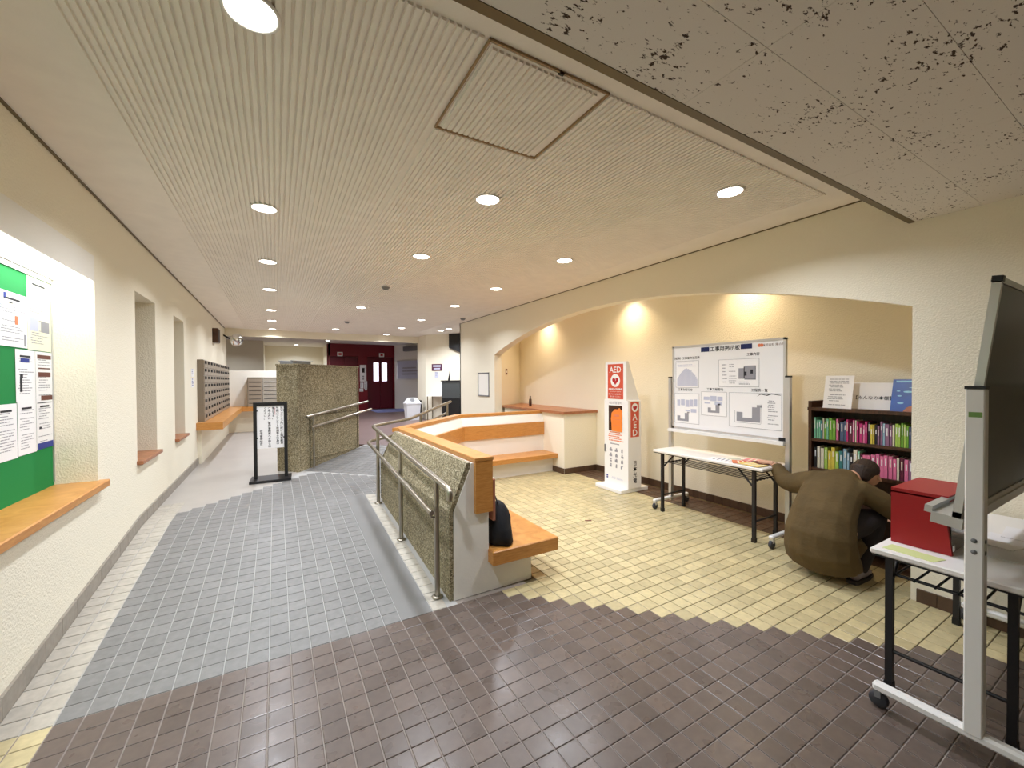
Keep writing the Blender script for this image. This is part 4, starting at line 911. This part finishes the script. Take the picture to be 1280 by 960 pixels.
# ------------------------------------------------------------------ folding tables
def folding_table(x0, x1, y0, y1, zt, label, along='y'):
    t = thing('folding_table', ((x0 + x1) / 2, (y0 + y1) / 2, 0), label, 'table')
    b = B(); b.cbox(x0, y0, zt - .028, x1, y1, zt, .006); b.build('top', 'table_white', t)
    b = B(); b.box(x0 + .006, y0 + .006, zt - .036, x1 - .006, y1 - .006, zt - .028); b.build('underframe', 'black_metal', t)
    lx, ly = .045, .10
    if along == 'y': legs = [(x, y) for x in (x0 + lx, x1 - lx) for y in (y0 + ly, y1 - ly)]
    else: legs = [(x, y) for x in (x0 + ly, x1 - ly) for y in (y0 + lx, y1 - lx)]
    for x, y in legs:
        b = B(); b.box(x - .014, y - .014, .0, x + .014, y + .014, zt - .03); b.build('leg', 'black_metal', t)
        b = B(); b.box(x - .017, y - .017, 0, x + .017, y + .017, .04); b.build('foot_cap', 'black', t)
        sgn = (1 if y < (y0 + y1) / 2 else -1) if along == 'y' else (1 if x < (x0 + x1) / 2 else -1)
        e = (x, y + sgn * .15, zt - .04) if along == 'y' else (x + sgn * .15, y, zt - .04)
        b = B(); b.tube([(x, y, zt - .2), e], .009, 8); b.build('brace', 'black_metal', t)
    (xa, ya), (xb, yb) = (x0, y0), (x1, y1)
    if along == 'y':
        for y in (y0 + ly, y1 - ly): b = B(); b.tube([(x0 + lx, y, .19), (x1 - lx, y, .19)], .009, 8); b.build('stretcher', 'black_metal', t)
        for i in range(6):
            x = x0 + .10 + i * (x1 - x0 - .16) / 5; b = B(); b.tube([(x, y0 + ly, zt - .14), (x, y1 - ly, zt - .14)], .005, 6); b.build('shelf_wire', 'black_metal', t)
        for y in (y0 + ly + .02, y1 - ly - .02): b = B(); b.tube([(x0 + .06, y, zt - .14), (x1 - .04, y, zt - .14)], .008, 6); b.build('shelf_bar', 'black_metal', t)
    else:
        for x in (x0 + ly, x1 - ly): b = B(); b.tube([(x, y0 + lx, .19), (x, y1 - lx, .19)], .009, 8); b.build('stretcher', 'black_metal', t)
        for i in range(6):
            y = y0 + .06 + i * (y1 - y0 - .12) / 5; b = B(); b.tube([(x0 + ly, y, zt - .14), (x1 - ly, y, zt - .14)], .005, 6); b.build('shelf_wire', 'black_metal', t)
        for x in (x0 + ly + .02, x1 - ly - .02): b = B(); b.tube([(x, y0 + .04, zt - .14), (x, y1 - .04, zt - .14)], .008, 6); b.build('shelf_bar', 'black_metal', t)
    return t
folding_table(3.76, 4.215, 2.03, 3.26, .70, 'white folding table with black legs before the construction notice board', 'y')
folding_table(2.475, 3.70, .36, .835, .70, 'white folding table with black legs carrying the red box', 'x')
# leaflets on the far table
lf = [((3.86, 2.50), 14, 'paper', 'white leaflet lying on the alcove table'), ((3.98, 2.40), -20, 'paper_cream', 'cream leaflet lying on the alcove table'), ((3.90, 2.28), 35, 'ink_orange', 'orange leaflet among the papers on the alcove table'),
      ((3.86, 2.17), -8, mat('yellow_print', (236, 206, 120), .7), 'yellow leaflet at the end of the alcove table'), ((4.05, 2.25), 10, mat('pink_print', (226, 150, 150), .7), 'pink leaflet among the papers on the alcove table'), ((4.02, 2.14), 55, 'ink_brown', 'brown printed leaflet at the end of the alcove table')]
for i, ((x, y), a, mt, lb) in enumerate(lf):
    ca, sa = math.cos(math.radians(a)), math.sin(math.radians(a)); z = .7 + .002 * i + .0005
    c = [(x + ca * p - sa * q, y + sa * p + ca * q) for p, q in ((-.075, -.1), (.075, -.1), (.075, .1), (-.075, .1))]
    b = B(); b.prism(c, .6995 if i == 0 else z - .0012, z + .002); o = b.build('leaflet', mt, None); tag(o, lb, 'leaflet')
    q = B()
    for j in range(4):
        r_ = [(x + ca * p - sa * q_, y + sa * p + ca * q_, z + .0026) for p, q_ in ((-.06, -.08 + j * .04), (.05, -.08 + j * .04), (.05, -.065 + j * .04), (-.06, -.065 + j * .04))]; q.quad(*r_)
    q.build('print', 'ink_grey' if mt in ('paper', 'paper_cream') else 'paper_cream', o)
# near table: red box, papers
rb_ = thing('red_box', (2.82, .70, .70), 'red cardboard box with a clear front standing on the folding table', 'box')
prof = [(.59, .70), (.79, .70), (.79, .965), (.625, .965), (.63, .885), (.598, .885)]
prof = [(.60, .70), (.80, .70), (.80, .965), (.612, .965)]
b = B(); b.prism([(.812, .70), (.812, .955), (.61, .955), (.618, .86), (.598, .70)], 2.655, 2.675, 'x'); b.build('side_panel', 'red_box', rb_)
b = B(); b.prism([(.812, .70), (.812, .955), (.61, .955), (.618, .86), (.598, .70)], 3.02, 3.04, 'x'); b.build('side_panel', 'red_box', rb_)
b = B(); b.box(2.655, .61, .948, 3.04, .812, .97); b.build('lid', 'red_box', rb_)
b = B(); b.box(2.675, .795, .70, 3.02, .812, .95); b.build('back_panel', 'red_box', rb_)
b = B(); b.box(2.675, .61, .88, 3.02, .62, .95); b.build('front_band', 'red_box', rb_)
b = B(); b.box(2.68, .606, .705, 3.015, .612, .878); b.build('clear_front', 'clear', rb_)
b = B(); b.box(2.665, .5965, .72, 2.69, .5985, .745); b.build('sticker', 'paper', rb_)
pp = [((2.92, .45), 8, 'white paper lying on the folding table under the slate board'), ((3.1, .53), -12, 'upper white sheet of the stack lying deeper on the red box table'), ((3.3, .47), 5, 'white sheet lying near the wall end of the red box table')]
for i, ((x, y), a, lb) in enumerate(pp):
    ca, sa = math.cos(math.radians(a)), math.sin(math.radians(a)); c = [(x + ca * p - sa * q, y + sa * p + ca * q) for p, q in ((-.12, -.085), (.12, -.085), (.12, .085), (-.12, .085))]
    b = B(); b.prism(c, .6995, .702 + i * .003); tag(b.build('paper_sheet', 'paper', None), lb, 'paper')
b = B(); b.prism([(2.58, .60), (2.60, .79), (2.515, .80), (2.50, .62)], .6995, .702); tag(b.build('leaflet', mat('green_yellow_print', (206, 216, 150), .7), None), 'yellow green leaflet at the corner of the red box table', 'leaflet')

# ------------------------------------------------------------------ near slate board on casters
nb2 = thing('mobile_board', (3.0, .47, 0), 'dark slate mobile board tilting on white metal posts over the folding table', 'whiteboard')
for x in (2.39, 3.70):
    b = B(); b.cbox(x - .026, .447, .10, x + .026, .50, 1.47, .004); b.build('post', 'white_metal', nb2)
    b = B(); b.box(x - .028, .445, 1.47, x + .028, .502, 1.482); b.build('post_cap', 'black_metal', nb2)
    b = B(); b.cbox(x - .022, .10, .075, x + .022, .79, .115, .01); b.build('foot', 'white_metal', nb2)
    for y in (.12, .77):
        b = B(); b.lathe([(.0001, x - .014), (.03, x - .014), (.036, x - .008), (.036, x + .008), (.03, x + .014), (.0001, x + .014)], y, .037, 16, axis='x'); c_ = b.build('caster', 'rubber', nb2)
        b = B(); b.box(x - .02, y - .012, .05, x + .02, y + .012, .085); b.build('fork', 'grey_plastic', c_)
for z in (.83, .875):
    b = B(); b.lathe([(.0001, .445), (.009, .445), (.009, .45)], 2.385, z, 10, axis='y'); b.build('bolt', 'grey_plastic', nb2)
    b = B(); b.lathe([(.0001, 2.362), (.009, 2.362), (.009, 2.368)], .473, z, 10, axis='x'); b.build('bolt', 'grey_plastic', nb2)
b = B(); b.box(2.362, .455, 1.36, 2.3645, .49, 1.38); b.build('sticker', 'tape_green', nb2)
bx0, bx1 = 2.44, 3.655
tl = Vector((0, -.105, .96)).normalized()
PB = frame_pts((bx0, .535, .945), (1, 0, 0), tl)
b = B(); slab(b, PB, 0, 0, bx1 - bx0, .955, -.008, .008); b.build('board_face', 'slate', nb2)
b = B()
for q in ((-.012, -.01, bx1 - bx0 + .012, .014), (-.012, .945, bx1 - bx0 + .012, .967), (-.012, -.01, .012, .967), (bx1 - bx0 - .012, -.01, bx1 - bx0 + .012, .967)): slab(b, PB, *q, -.013, .013)
b.build('frame', 'alu', nb2)
for a in (-.006, bx1 - bx0 - .014): b = B(); slab(b, PB, a - .008, .95, a + .026, .972, -.015, .015); b.build('corner_piece', 'black_metal', nb2)
b = B(); slab(b, PB, -.01, -.055, bx1 - bx0 + .01, -.01, -.075, .02); b.build('pen_tray', 'alu', nb2)
b = B(); slab(b, PB, .0, -.02, bx1 - bx0, .01, -.10, -.075); b.build('tray_lip', 'alu', nb2)
b = B(); b.box(bx0 - .03, .455, 1.36, bx0, .49, 1.40); b.build('pivot', 'black_metal', nb2)

# ------------------------------------------------------------------ bookcase
XS = 4.30
bc = thing('bookcase', (4.45, 1.44, 0), 'dark brown wooden bookcase against the alcove wall', 'bookcase')
by0, by1 = .96, 1.91
b = B(); b.box(XS, by1 - .025, 0, XB - .004, by1, 1.30); b.build('side', 'walnut', bc)
b = B(); b.box(XS, by0, 0, XB - .004, by0 + .025, 1.30); b.build('side', 'walnut', bc)
b = B(); b.box(XB - .02, by0, 0, XB - .004, by1, 1.33); b.build('back', 'walnut', bc)
for z in (.05, .36, .66, .93, 1.215): b = B(); b.box(XS + .005, by0 + .02, z, XB - .015, by1 - .02, z + .025); b.build('shelf', 'walnut', bc)
b = B(); b.box(XS - .004, by0 - .005, 1.213, XS + .012, by1 + .005, 1.242); b.build('front_rail', 'walnut', bc)
cols = {'mint green': (130, 200, 160), 'leaf green': (120, 176, 60), 'magenta': (196, 50, 120), 'pink': (226, 120, 160), 'dark plum': (96, 34, 56), 'slate blue': (84, 100, 130), 'yellow': (224, 204, 80), 'mauve': (150, 110, 140), 'cream': (226, 220, 196), 'lime': (170, 206, 90), 'pale blue': (150, 186, 206), 'teal': (60, 130, 130), 'black': (34, 30, 34)}
for k, v in cols.items(): M['book_' + k] = mat('book_' + k.replace(' ', '_'), v, 0.5)
M['page'] = mat('pages', (232, 226, 208), 0.9)
def shelf_books(z, seq, shelfname, hbase, seed):
    r = random.Random(seed); y = by1 - .032; cnt = {}
    for cname, w_ in seq:
        w_ = w_ * r.uniform(.9, 1.1)
        if y - w_ < by0 + .03: break
        hh = hbase + r.uniform(-.02, .02); xf_ = XS + .03 + r.uniform(0, .008)
        cnt[cname] = cnt.get(cname, 0) + 1
        t = thing('book', (xf_ + .06, y - w_ / 2, z), '%s %s book from the whiteboard end of the %s' % (ORD[cnt[cname] - 1], cname, shelfname), 'book', 'books on the ' + shelfname)
        b = B(); b.box(xf_, y - w_ + .0006, z, xf_ + .003, y - .0006, z + hh); b.box(xf_, y - w_ + .0006, z, xf_ + .13, y - w_ + .002, z + hh); b.box(xf_, y - .002, z, xf_ + .13, y - .0006, z + hh); b.build('cover', 'book_' + cname, t)
        b = B(); b.box(xf_ + .003, y - w_ + .002, z + .003, xf_ + .127, y - .002, z + hh - .004); b.build('pages', 'page', t)
        b = B(); b.box(xf_ - .0008, y - w_ * .64, z + hh * r.uniform(.45, .62), xf_ + .0002, y - w_ * .36, z + hh * r.uniform(.75, .92)); b.build('spine_title', 'paper' if r.random() < .6 else 'page', t)
        y -= w_
T_, K_ = .017, .028
seq1 = [('mint green', T_), ('mint green', T_), ('mint green', T_), ('teal', T_), ('cream', .012), ('leaf green', T_), ('mint green', T_), ('leaf green', K_), ('leaf green', K_), ('pink', T_), ('dark plum', .012), ('slate blue', K_), ('slate blue', T_), ('magenta', T_), ('dark plum', K_), ('pink', T_), ('cream', .012), ('magenta', T_), ('magenta', K_), ('pink', T_), ('magenta', T_), ('black', T_), ('yellow', T_), ('yellow', .012), ('black', T_), ('mauve', T_), ('mauve', T_), ('pale blue', T_), ('mauve', K_), ('mauve', T_), ('cream', T_), ('lime', T_), ('lime', T_), ('leaf green', T_), ('lime', T_), ('leaf green', T_), ('slate blue', T_), ('teal', K_), ('slate blue', T_), ('lime', T_), ('yellow', T_), ('black', .012), ('cream', T_), ('pale blue', T_), ('teal', T_), ('mauve', K_), ('pink', T_), ('cream', T_)]
shelf_books(.955, seq1, 'upper bookcase shelf', .175, 2)
seq2 = [('black', K_), ('cream', K_), ('cream', K_), ('lime', K_), ('yellow', K_), ('yellow', K_), ('lime', K_), ('teal', K_), ('pale blue', K_), ('pale blue', T_), ('black', K_), ('cream', K_), ('mint green', T_), ('dark plum', T_), ('pink', K_), ('pink', K_), ('pink', K_), ('pink', K_), ('pink', K_), ('pink', K_), ('pink', K_), ('pink', K_), ('cream', T_), ('dark plum', K_), ('pink', K_), ('mauve', K_), ('mauve', K_)]
shelf_books(.685, seq2, 'lower bookcase shelf', .185, 3)
# displays leaning on the bookcase top
def lean(name, y0, y1, z0, h_, xbot, xtop, mt, label, cat, th=.004):
    """upright sheet on the bookcase top; y0 is the edge farther from the near wall"""
    up_ = Vector((xtop - xbot, 0, h_)).normalized(); P = frame_pts((xbot, y0, z0), (0, -1, 0), up_); b = B(); slab(b, P, 0, 0, y0 - y1, h_, -th, 0)
    o = b.build(name, mt, None); tag(o, label, cat); return o, P
o, P = lean('notice_card', 1.81, 1.595, 1.24, .30, 4.335, 4.40, 'paper', 'upright white printed notice on the bookcase top', 'notice')
b = B(); rects(b, P, lines(.03, .19, .03, .27, .018, 41, .006), .0008); b.build('print', 'ink_grey', o)
o, P = lean('shelf_sign', 1.64, 1.335, 1.24, .235, 4.45, 4.50, 'paper', 'white card lettered with the book shelf name between notice and blue book', 'sign')
text('【みんなの本棚】', 'lettering', o, P(.15, .088, .0008), (0, -1, 0), (.05, 0, .235), .036, 'ink', bold=.0004)
o, P = lean('picture_book', 1.345, 1.02, 1.24, .27, 4.36, 4.44, 'blue_cover', 'blue sea picture book standing on the bookcase top', 'book', .012)
b = B()
for (x, y, rx, ry) in ((.10, .165, .03, .008), (.04, .17, .012, .005), (.05, .13, .014, .006), (.15, .20, .05, .004), (.17, .14, .01, .008), (.06, .07, .02, .008), (.2, .18, .02, .006)): disc(b, P, x, y, rx, ry, .0008, 12)
rects(b, P, [(.02, .245, .22, .258)], .0008); b.build('cover_print', 'light_blue', o)
b = B(); b.add([P(*p, .0012) for p in ((.08, .0), (.10, .035), (.15, .06), (.19, .085), (.25, .09), (.3, .06), (.3, .0))], [tuple(range(7))]); b.build('cover_reef', 'pinkcard', o)

# ------------------------------------------------------------------ bag on the bench
t = thing('tote_bag', (1.43, 2.70, .304), 'black cloth bag slumped on the wooden seat against the backrest', 'bag')
q = B(); n = 20; prof = [(.3035, .07, .09), (.315, .098, .125), (.37, .10, .125), (.43, .092, .115), (.49, .08, .10), (.54, .062, .08), (.585, .042, .055), (.61, .012, .02)]
vs = []
for i_, (z, rx, ry) in enumerate(prof):
    for k in range(n):
        a = 2 * math.pi * k / n; w_ = 1 + .09 * math.sin(3 * a + z * 17) + .05 * math.sin(7 * a - z * 40)
        x = max(1.435 + rx * w_ * math.cos(a), 1.336); vs.append((x, 2.69 + ry * w_ * math.sin(a), z))
fs = [tuple(range(n))[::-1], tuple(range((len(prof) - 1) * n, len(prof) * n))]
for i_ in range(len(prof) - 1): fs += [(i_ * n + k, i_ * n + (k + 1) % n, (i_ + 1) * n + (k + 1) % n, (i_ + 1) * n + k) for k in range(n)]
q.add(vs, fs, 0, True); q.build('bag_body', 'black_cloth', t)
b = B(); b.tube([(1.42, 2.64, .56), (1.40, 2.68, .65), (1.39, 2.74, .655), (1.42, 2.77, .56)], .006, 8); b.build('handle', 'black_cloth', t)
t = thing('card_folder', (1.36, 2.73, .5), 'pink brown card folder sticking up out of the black bag', 'folder')
b = B(); b.cbox(1.340, 2.60, .50, 1.362, 2.86, .80, .003); b.build('folder', 'pinkcard', t)
b = B(); b.box(1.343, 2.61, .80, 1.359, 2.85, .808); b.build('paper_edge', 'paper_cream', t)
# small scrap on the cream tiles
b = B(); b.prism([(2.84, 3.36), (2.90, 3.33), (2.91, 3.35), (2.85, 3.385)], .0, .004); tag(b.build('paper_scrap', 'ink_brown', None), 'tiny dark scrap lying on the cream tiles', 'scrap')

# ------------------------------------------------------------------ crouching person
def skin(name, verts, edges, radii, mt, parent, root=0, sub=2, extra=None):
    me = bpy.data.meshes.new(name); org = ORG[parent.name] if parent else Vector(verts[root]) * Vector((1, 1, 0)) if False else (ORG[parent.name] if parent else Vector((3.75, 1.5, 0)))
    me.from_pydata([Vector(v) - org for v in verts], edges, [])
    o = bpy.data.objects.new(name, me); COL.objects.link(o)
    if parent: o.parent = parent
    else: o.location = org
    ORG[o.name] = org
    s_ = o.modifiers.new('skin', 'SKIN'); s_.use_smooth_shade = True
    for i, r in enumerate(radii):
        me.skin_vertices[0].data[i].radius = (r, r) if not isinstance(r, tuple) else r
        me.skin_vertices[0].data[i].use_root = (i == root)
    ss = o.modifiers.new('subd', 'SUBSURF'); ss.levels = sub; ss.render_levels = sub
    dg = bpy.context.evaluated_depsgraph_get(); bpy.context.view_layer.update(); dg.update()
    m2 = bpy.data.meshes.new_from_object(o.evaluated_get(dg)); o.modifiers.clear(); o.data = m2; m2.name = name
    m2.materials.clear(); m2.materials.append(M[mt])
    for p in m2.polygons: p.use_smooth = True
    return o
def blob(name, tubes, mt, parent, voxel=.012, smooth=6):
    """closed tapered tubes fused into one continuous surface; a tube is [(point, rx, rz)] with rx across and rz in depth"""
    b = B(); n = 14
    for tb in tubes:
        rings = []; pts = [Vector(t_[0]) for t_ in tb]; u = None
        for i, t_ in enumerate(tb):
            d = (pts[min(i + 1, len(pts) - 1)] - pts[max(i - 1, 0)]).normalized(); ref = Vector((0, 1, 0)) if abs(d.y) < .9 else Vector((1, 0, 0))
            if u is not None and len(t_) == 2: ref = u
            u = (ref - d * ref.dot(d)).normalized(); v = d.cross(u)
            rings.append([pts[i] + u * math.cos(2 * math.pi * k / n) * t_[1] + v * math.sin(2 * math.pi * k / n) * (t_[2] if len(t_) > 2 else t_[1]) for k in range(n)])
        d0 = (pts[0] - pts[1]).normalized() * tb[0][1] * .6; d1 = (pts[-1] - pts[-2]).normalized() * tb[-1][1] * .6
        vs = [q for R_ in rings for q in R_] + [pts[0] + d0, pts[-1] + d1]; fs = []
        for i in range(len(pts) - 1): fs += [(i * n + k, i * n + (k + 1) % n, (i + 1) * n + (k + 1) % n, (i + 1) * n + k) for k in range(n)]
        a, e = len(vs) - 2, len(vs) - 1; fs += [(a, (k + 1) % n, k) for k in range(n)] + [(e, (len(pts) - 1) * n + k, (len(pts) - 1) * n + (k + 1) % n) for k in range(n)]
        b.add(vs, fs, 0, True)
    o = b.build(name, mt, parent, origin=None if parent else (3.75, 1.5, 0))
    r_ = o.modifiers.new('fuse', 'REMESH'); r_.mode = 'VOXEL'; r_.voxel_size = voxel; r_.use_smooth_shade = True
    if smooth: m_ = o.modifiers.new('soft', 'SMOOTH'); m_.iterations = smooth; m_.factor = .5
    bpy.context.view_layer.update(); dg = bpy.context.evaluated_depsgraph_get(); dg.update()
    m2 = bpy.data.meshes.new_from_object(o.evaluated_get(dg)); o.modifiers.clear(); o.data = m2; m2.name = name
    m2.materials.clear(); m2.materials.append(M[mt])
    for p in m2.polygons: p.use_smooth = True
    return o
HD = Vector((4.075, 1.40, .735))
person = blob('person', [[((3.58, 1.50, .36), .15, .11), ((3.64, 1.50, .50), .14, .10), ((3.76, 1.49, .64), .16, .10), ((3.88, 1.47, .70), .10, .08), ((3.97, 1.44, .725), .055), (HD, .06)],
    [(HD + Vector((-.07, .01, .03)), .05), (HD + Vector((-.03, 0, .03)), .078, .085), (HD + Vector((.03, 0, -.01)), .078, .085), (HD + Vector((.08, -.01, -.05)), .055)],
    [((3.82, 1.64, .66), .05), ((3.86, 1.79, .615), .042), ((3.91, 1.91, .605), .036), ((3.985, 2.05, .715), .027)], [((3.82, 1.34, .66), .06), ((3.92, 1.20, .54), .046), ((4.03, 1.16, .46), .04), ((4.12, 1.21, .40), .028)],
    [((3.58, 1.60, .38), .10), ((3.98, 1.69, .44), .065), ((3.92, 1.67, .32), .06), ((3.80, 1.65, .08), .042)], [((3.58, 1.40, .38), .10), ((3.96, 1.30, .44), .065), ((3.88, 1.31, .32), .06), ((3.74, 1.33, .08), .042)],
    [(HD + Vector((.06, 0, -.045)), .02), (HD + Vector((.098, 0, -.05)), .014)]], 'skin', None)
tag(person, 'person in an olive coat crouching before the bookcase, one hand on the alcove table', 'person')
coat = blob('coat', [[((3.60, 1.50, .13), .255, .15), ((3.555, 1.50, .22), .245, .16), ((3.55, 1.50, .34), .235, .155), ((3.60, 1.50, .47), .215, .14), ((3.70, 1.495, .60), .205, .125), ((3.80, 1.485, .68), .20, .105), ((3.89, 1.47, .715), .115, .085), ((3.93, 1.455, .72), .085, .07)],
    [((3.79, 1.60, .67), .10), ((3.85, 1.74, .63), .095), ((3.88, 1.84, .60), .085), ((3.91, 1.91, .605), .08), ((3.95, 1.975, .645), .066), ((3.978, 2.03, .70), .054)],
    [((3.79, 1.36, .67), .085), ((3.87, 1.25, .60), .08), ((3.94, 1.17, .51), .068), ((4.03, 1.165, .455), .058), ((4.09, 1.20, .42), .05)],
    [((3.70, 1.66, .30), .08), ((3.62, 1.62, .16), .07)], [((3.72, 1.34, .30), .08), ((3.64, 1.38, .16), .07)]], 'olive', person, .012, 5)
blob('trousers', [[((3.60, 1.50, .38), .15, .12), ((3.62, 1.50, .42), .14, .11)], [((3.60, 1.58, .38), .115), ((3.80, 1.65, .43), .10), ((3.98, 1.69, .45), .082), ((3.93, 1.675, .32), .075), ((3.81, 1.65, .085), .058)],
    [((3.60, 1.42, .38), .115), ((3.80, 1.34, .43), .10), ((3.96, 1.30, .45), .082), ((3.89, 1.31, .32), .075), ((3.75, 1.335, .085), .058)]], 'trousers', person, .014, 4)
for (x, y) in ((3.80, 1.65), (3.74, 1.335)):
    sh_ = blob('shoe', [[((x - .06, y, .05), .036, .04), ((x, y, .06), .042, .045), ((x + .07, y, .048), .046, .032), ((x + .16, y, .038), .038, .024)]], 'shoe', person, .008, 3)
    b = B(); b.prism([(x - .1, y - .03), (x - .07, y - .04), (x + .1, y - .048), (x + .19, y - .033), (x + .205, y), (x + .19, y + .033), (x + .1, y + .048), (x - .07, y + .04), (x - .1, y + .03)], 0, .022); b.build('sole', 'sole', sh_)
blob('hair', [[(HD + Vector((-.085, .01, -.02)), .055), (HD + Vector((-.06, .005, .04)), .082, .08), (HD + Vector((0, 0, .055)), .09, .08), (HD + Vector((.05, 0, .035)), .075, .06)]], 'hair', person, .009, 3)
for sg_ in (-1, 1): blob('ear', [[(HD + Vector((.0, sg_ * .078, .0)), .012), (HD + Vector((.005, sg_ * .088, -.03)), .010)]], 'skin', person, .004, 2)
def hand(px, d, upn, curl):
    """palm with four fingers and a thumb leaving its side"""
    p = Vector(px); d = Vector(d).normalized(); upn = Vector(upn).normalized(); sd = d.cross(upn).normalized()
    vs = [p, p + d * .05, p + d * .085]; es = [(0, 1), (1, 2)]; rs = [.024, (.034, .018), (.034, .016)]
    for i, (off, ln) in enumerate(((-.03, .062), (-.01, .072), (.01, .068), (.03, .052))):
        a = p + d * .085 + sd * off; m_ = a + d * ln * .5 + upn * .006; e_ = a + d * ln - upn * curl
        n0 = len(vs); vs += [a, m_, e_]; es += [(2, n0), (n0, n0 + 1), (n0 + 1, n0 + 2)]; rs += [.0095, .009, .0075]
    n0 = len(vs); vs += [p + d * .04 + sd * -.04, p + d * .075 + sd * -.062, p + d * .105 + sd * -.066 - upn * curl * .5]; es += [(1, n0), (n0, n0 + 1), (n0 + 1, n0 + 2)]; rs += [.013, .011, .009]
    return vs, es, rs
vs, es, rs = hand((3.99, 2.055, .722), (.25, .95, -.02), (0, 0, 1), .006); skin('hand', vs, es, rs, 'skin', person, 1, 1)
vs, es, rs = hand((4.11, 1.215, .405), (.9, .3, -.2), (-.1, 0, 1), .02); skin('hand', vs, es, rs, 'skin', person, 1, 1)

for o in bpy.data.objects:
    if o.type == 'MESH' and (o.name.split('.')[0] in ('print', 'cover_print', 'case_marks', 'chart', 'plan', 'plan_pale', 'plan_walls', 'border', 'lettering', 'logo')): o['kind'] = 'stuff'
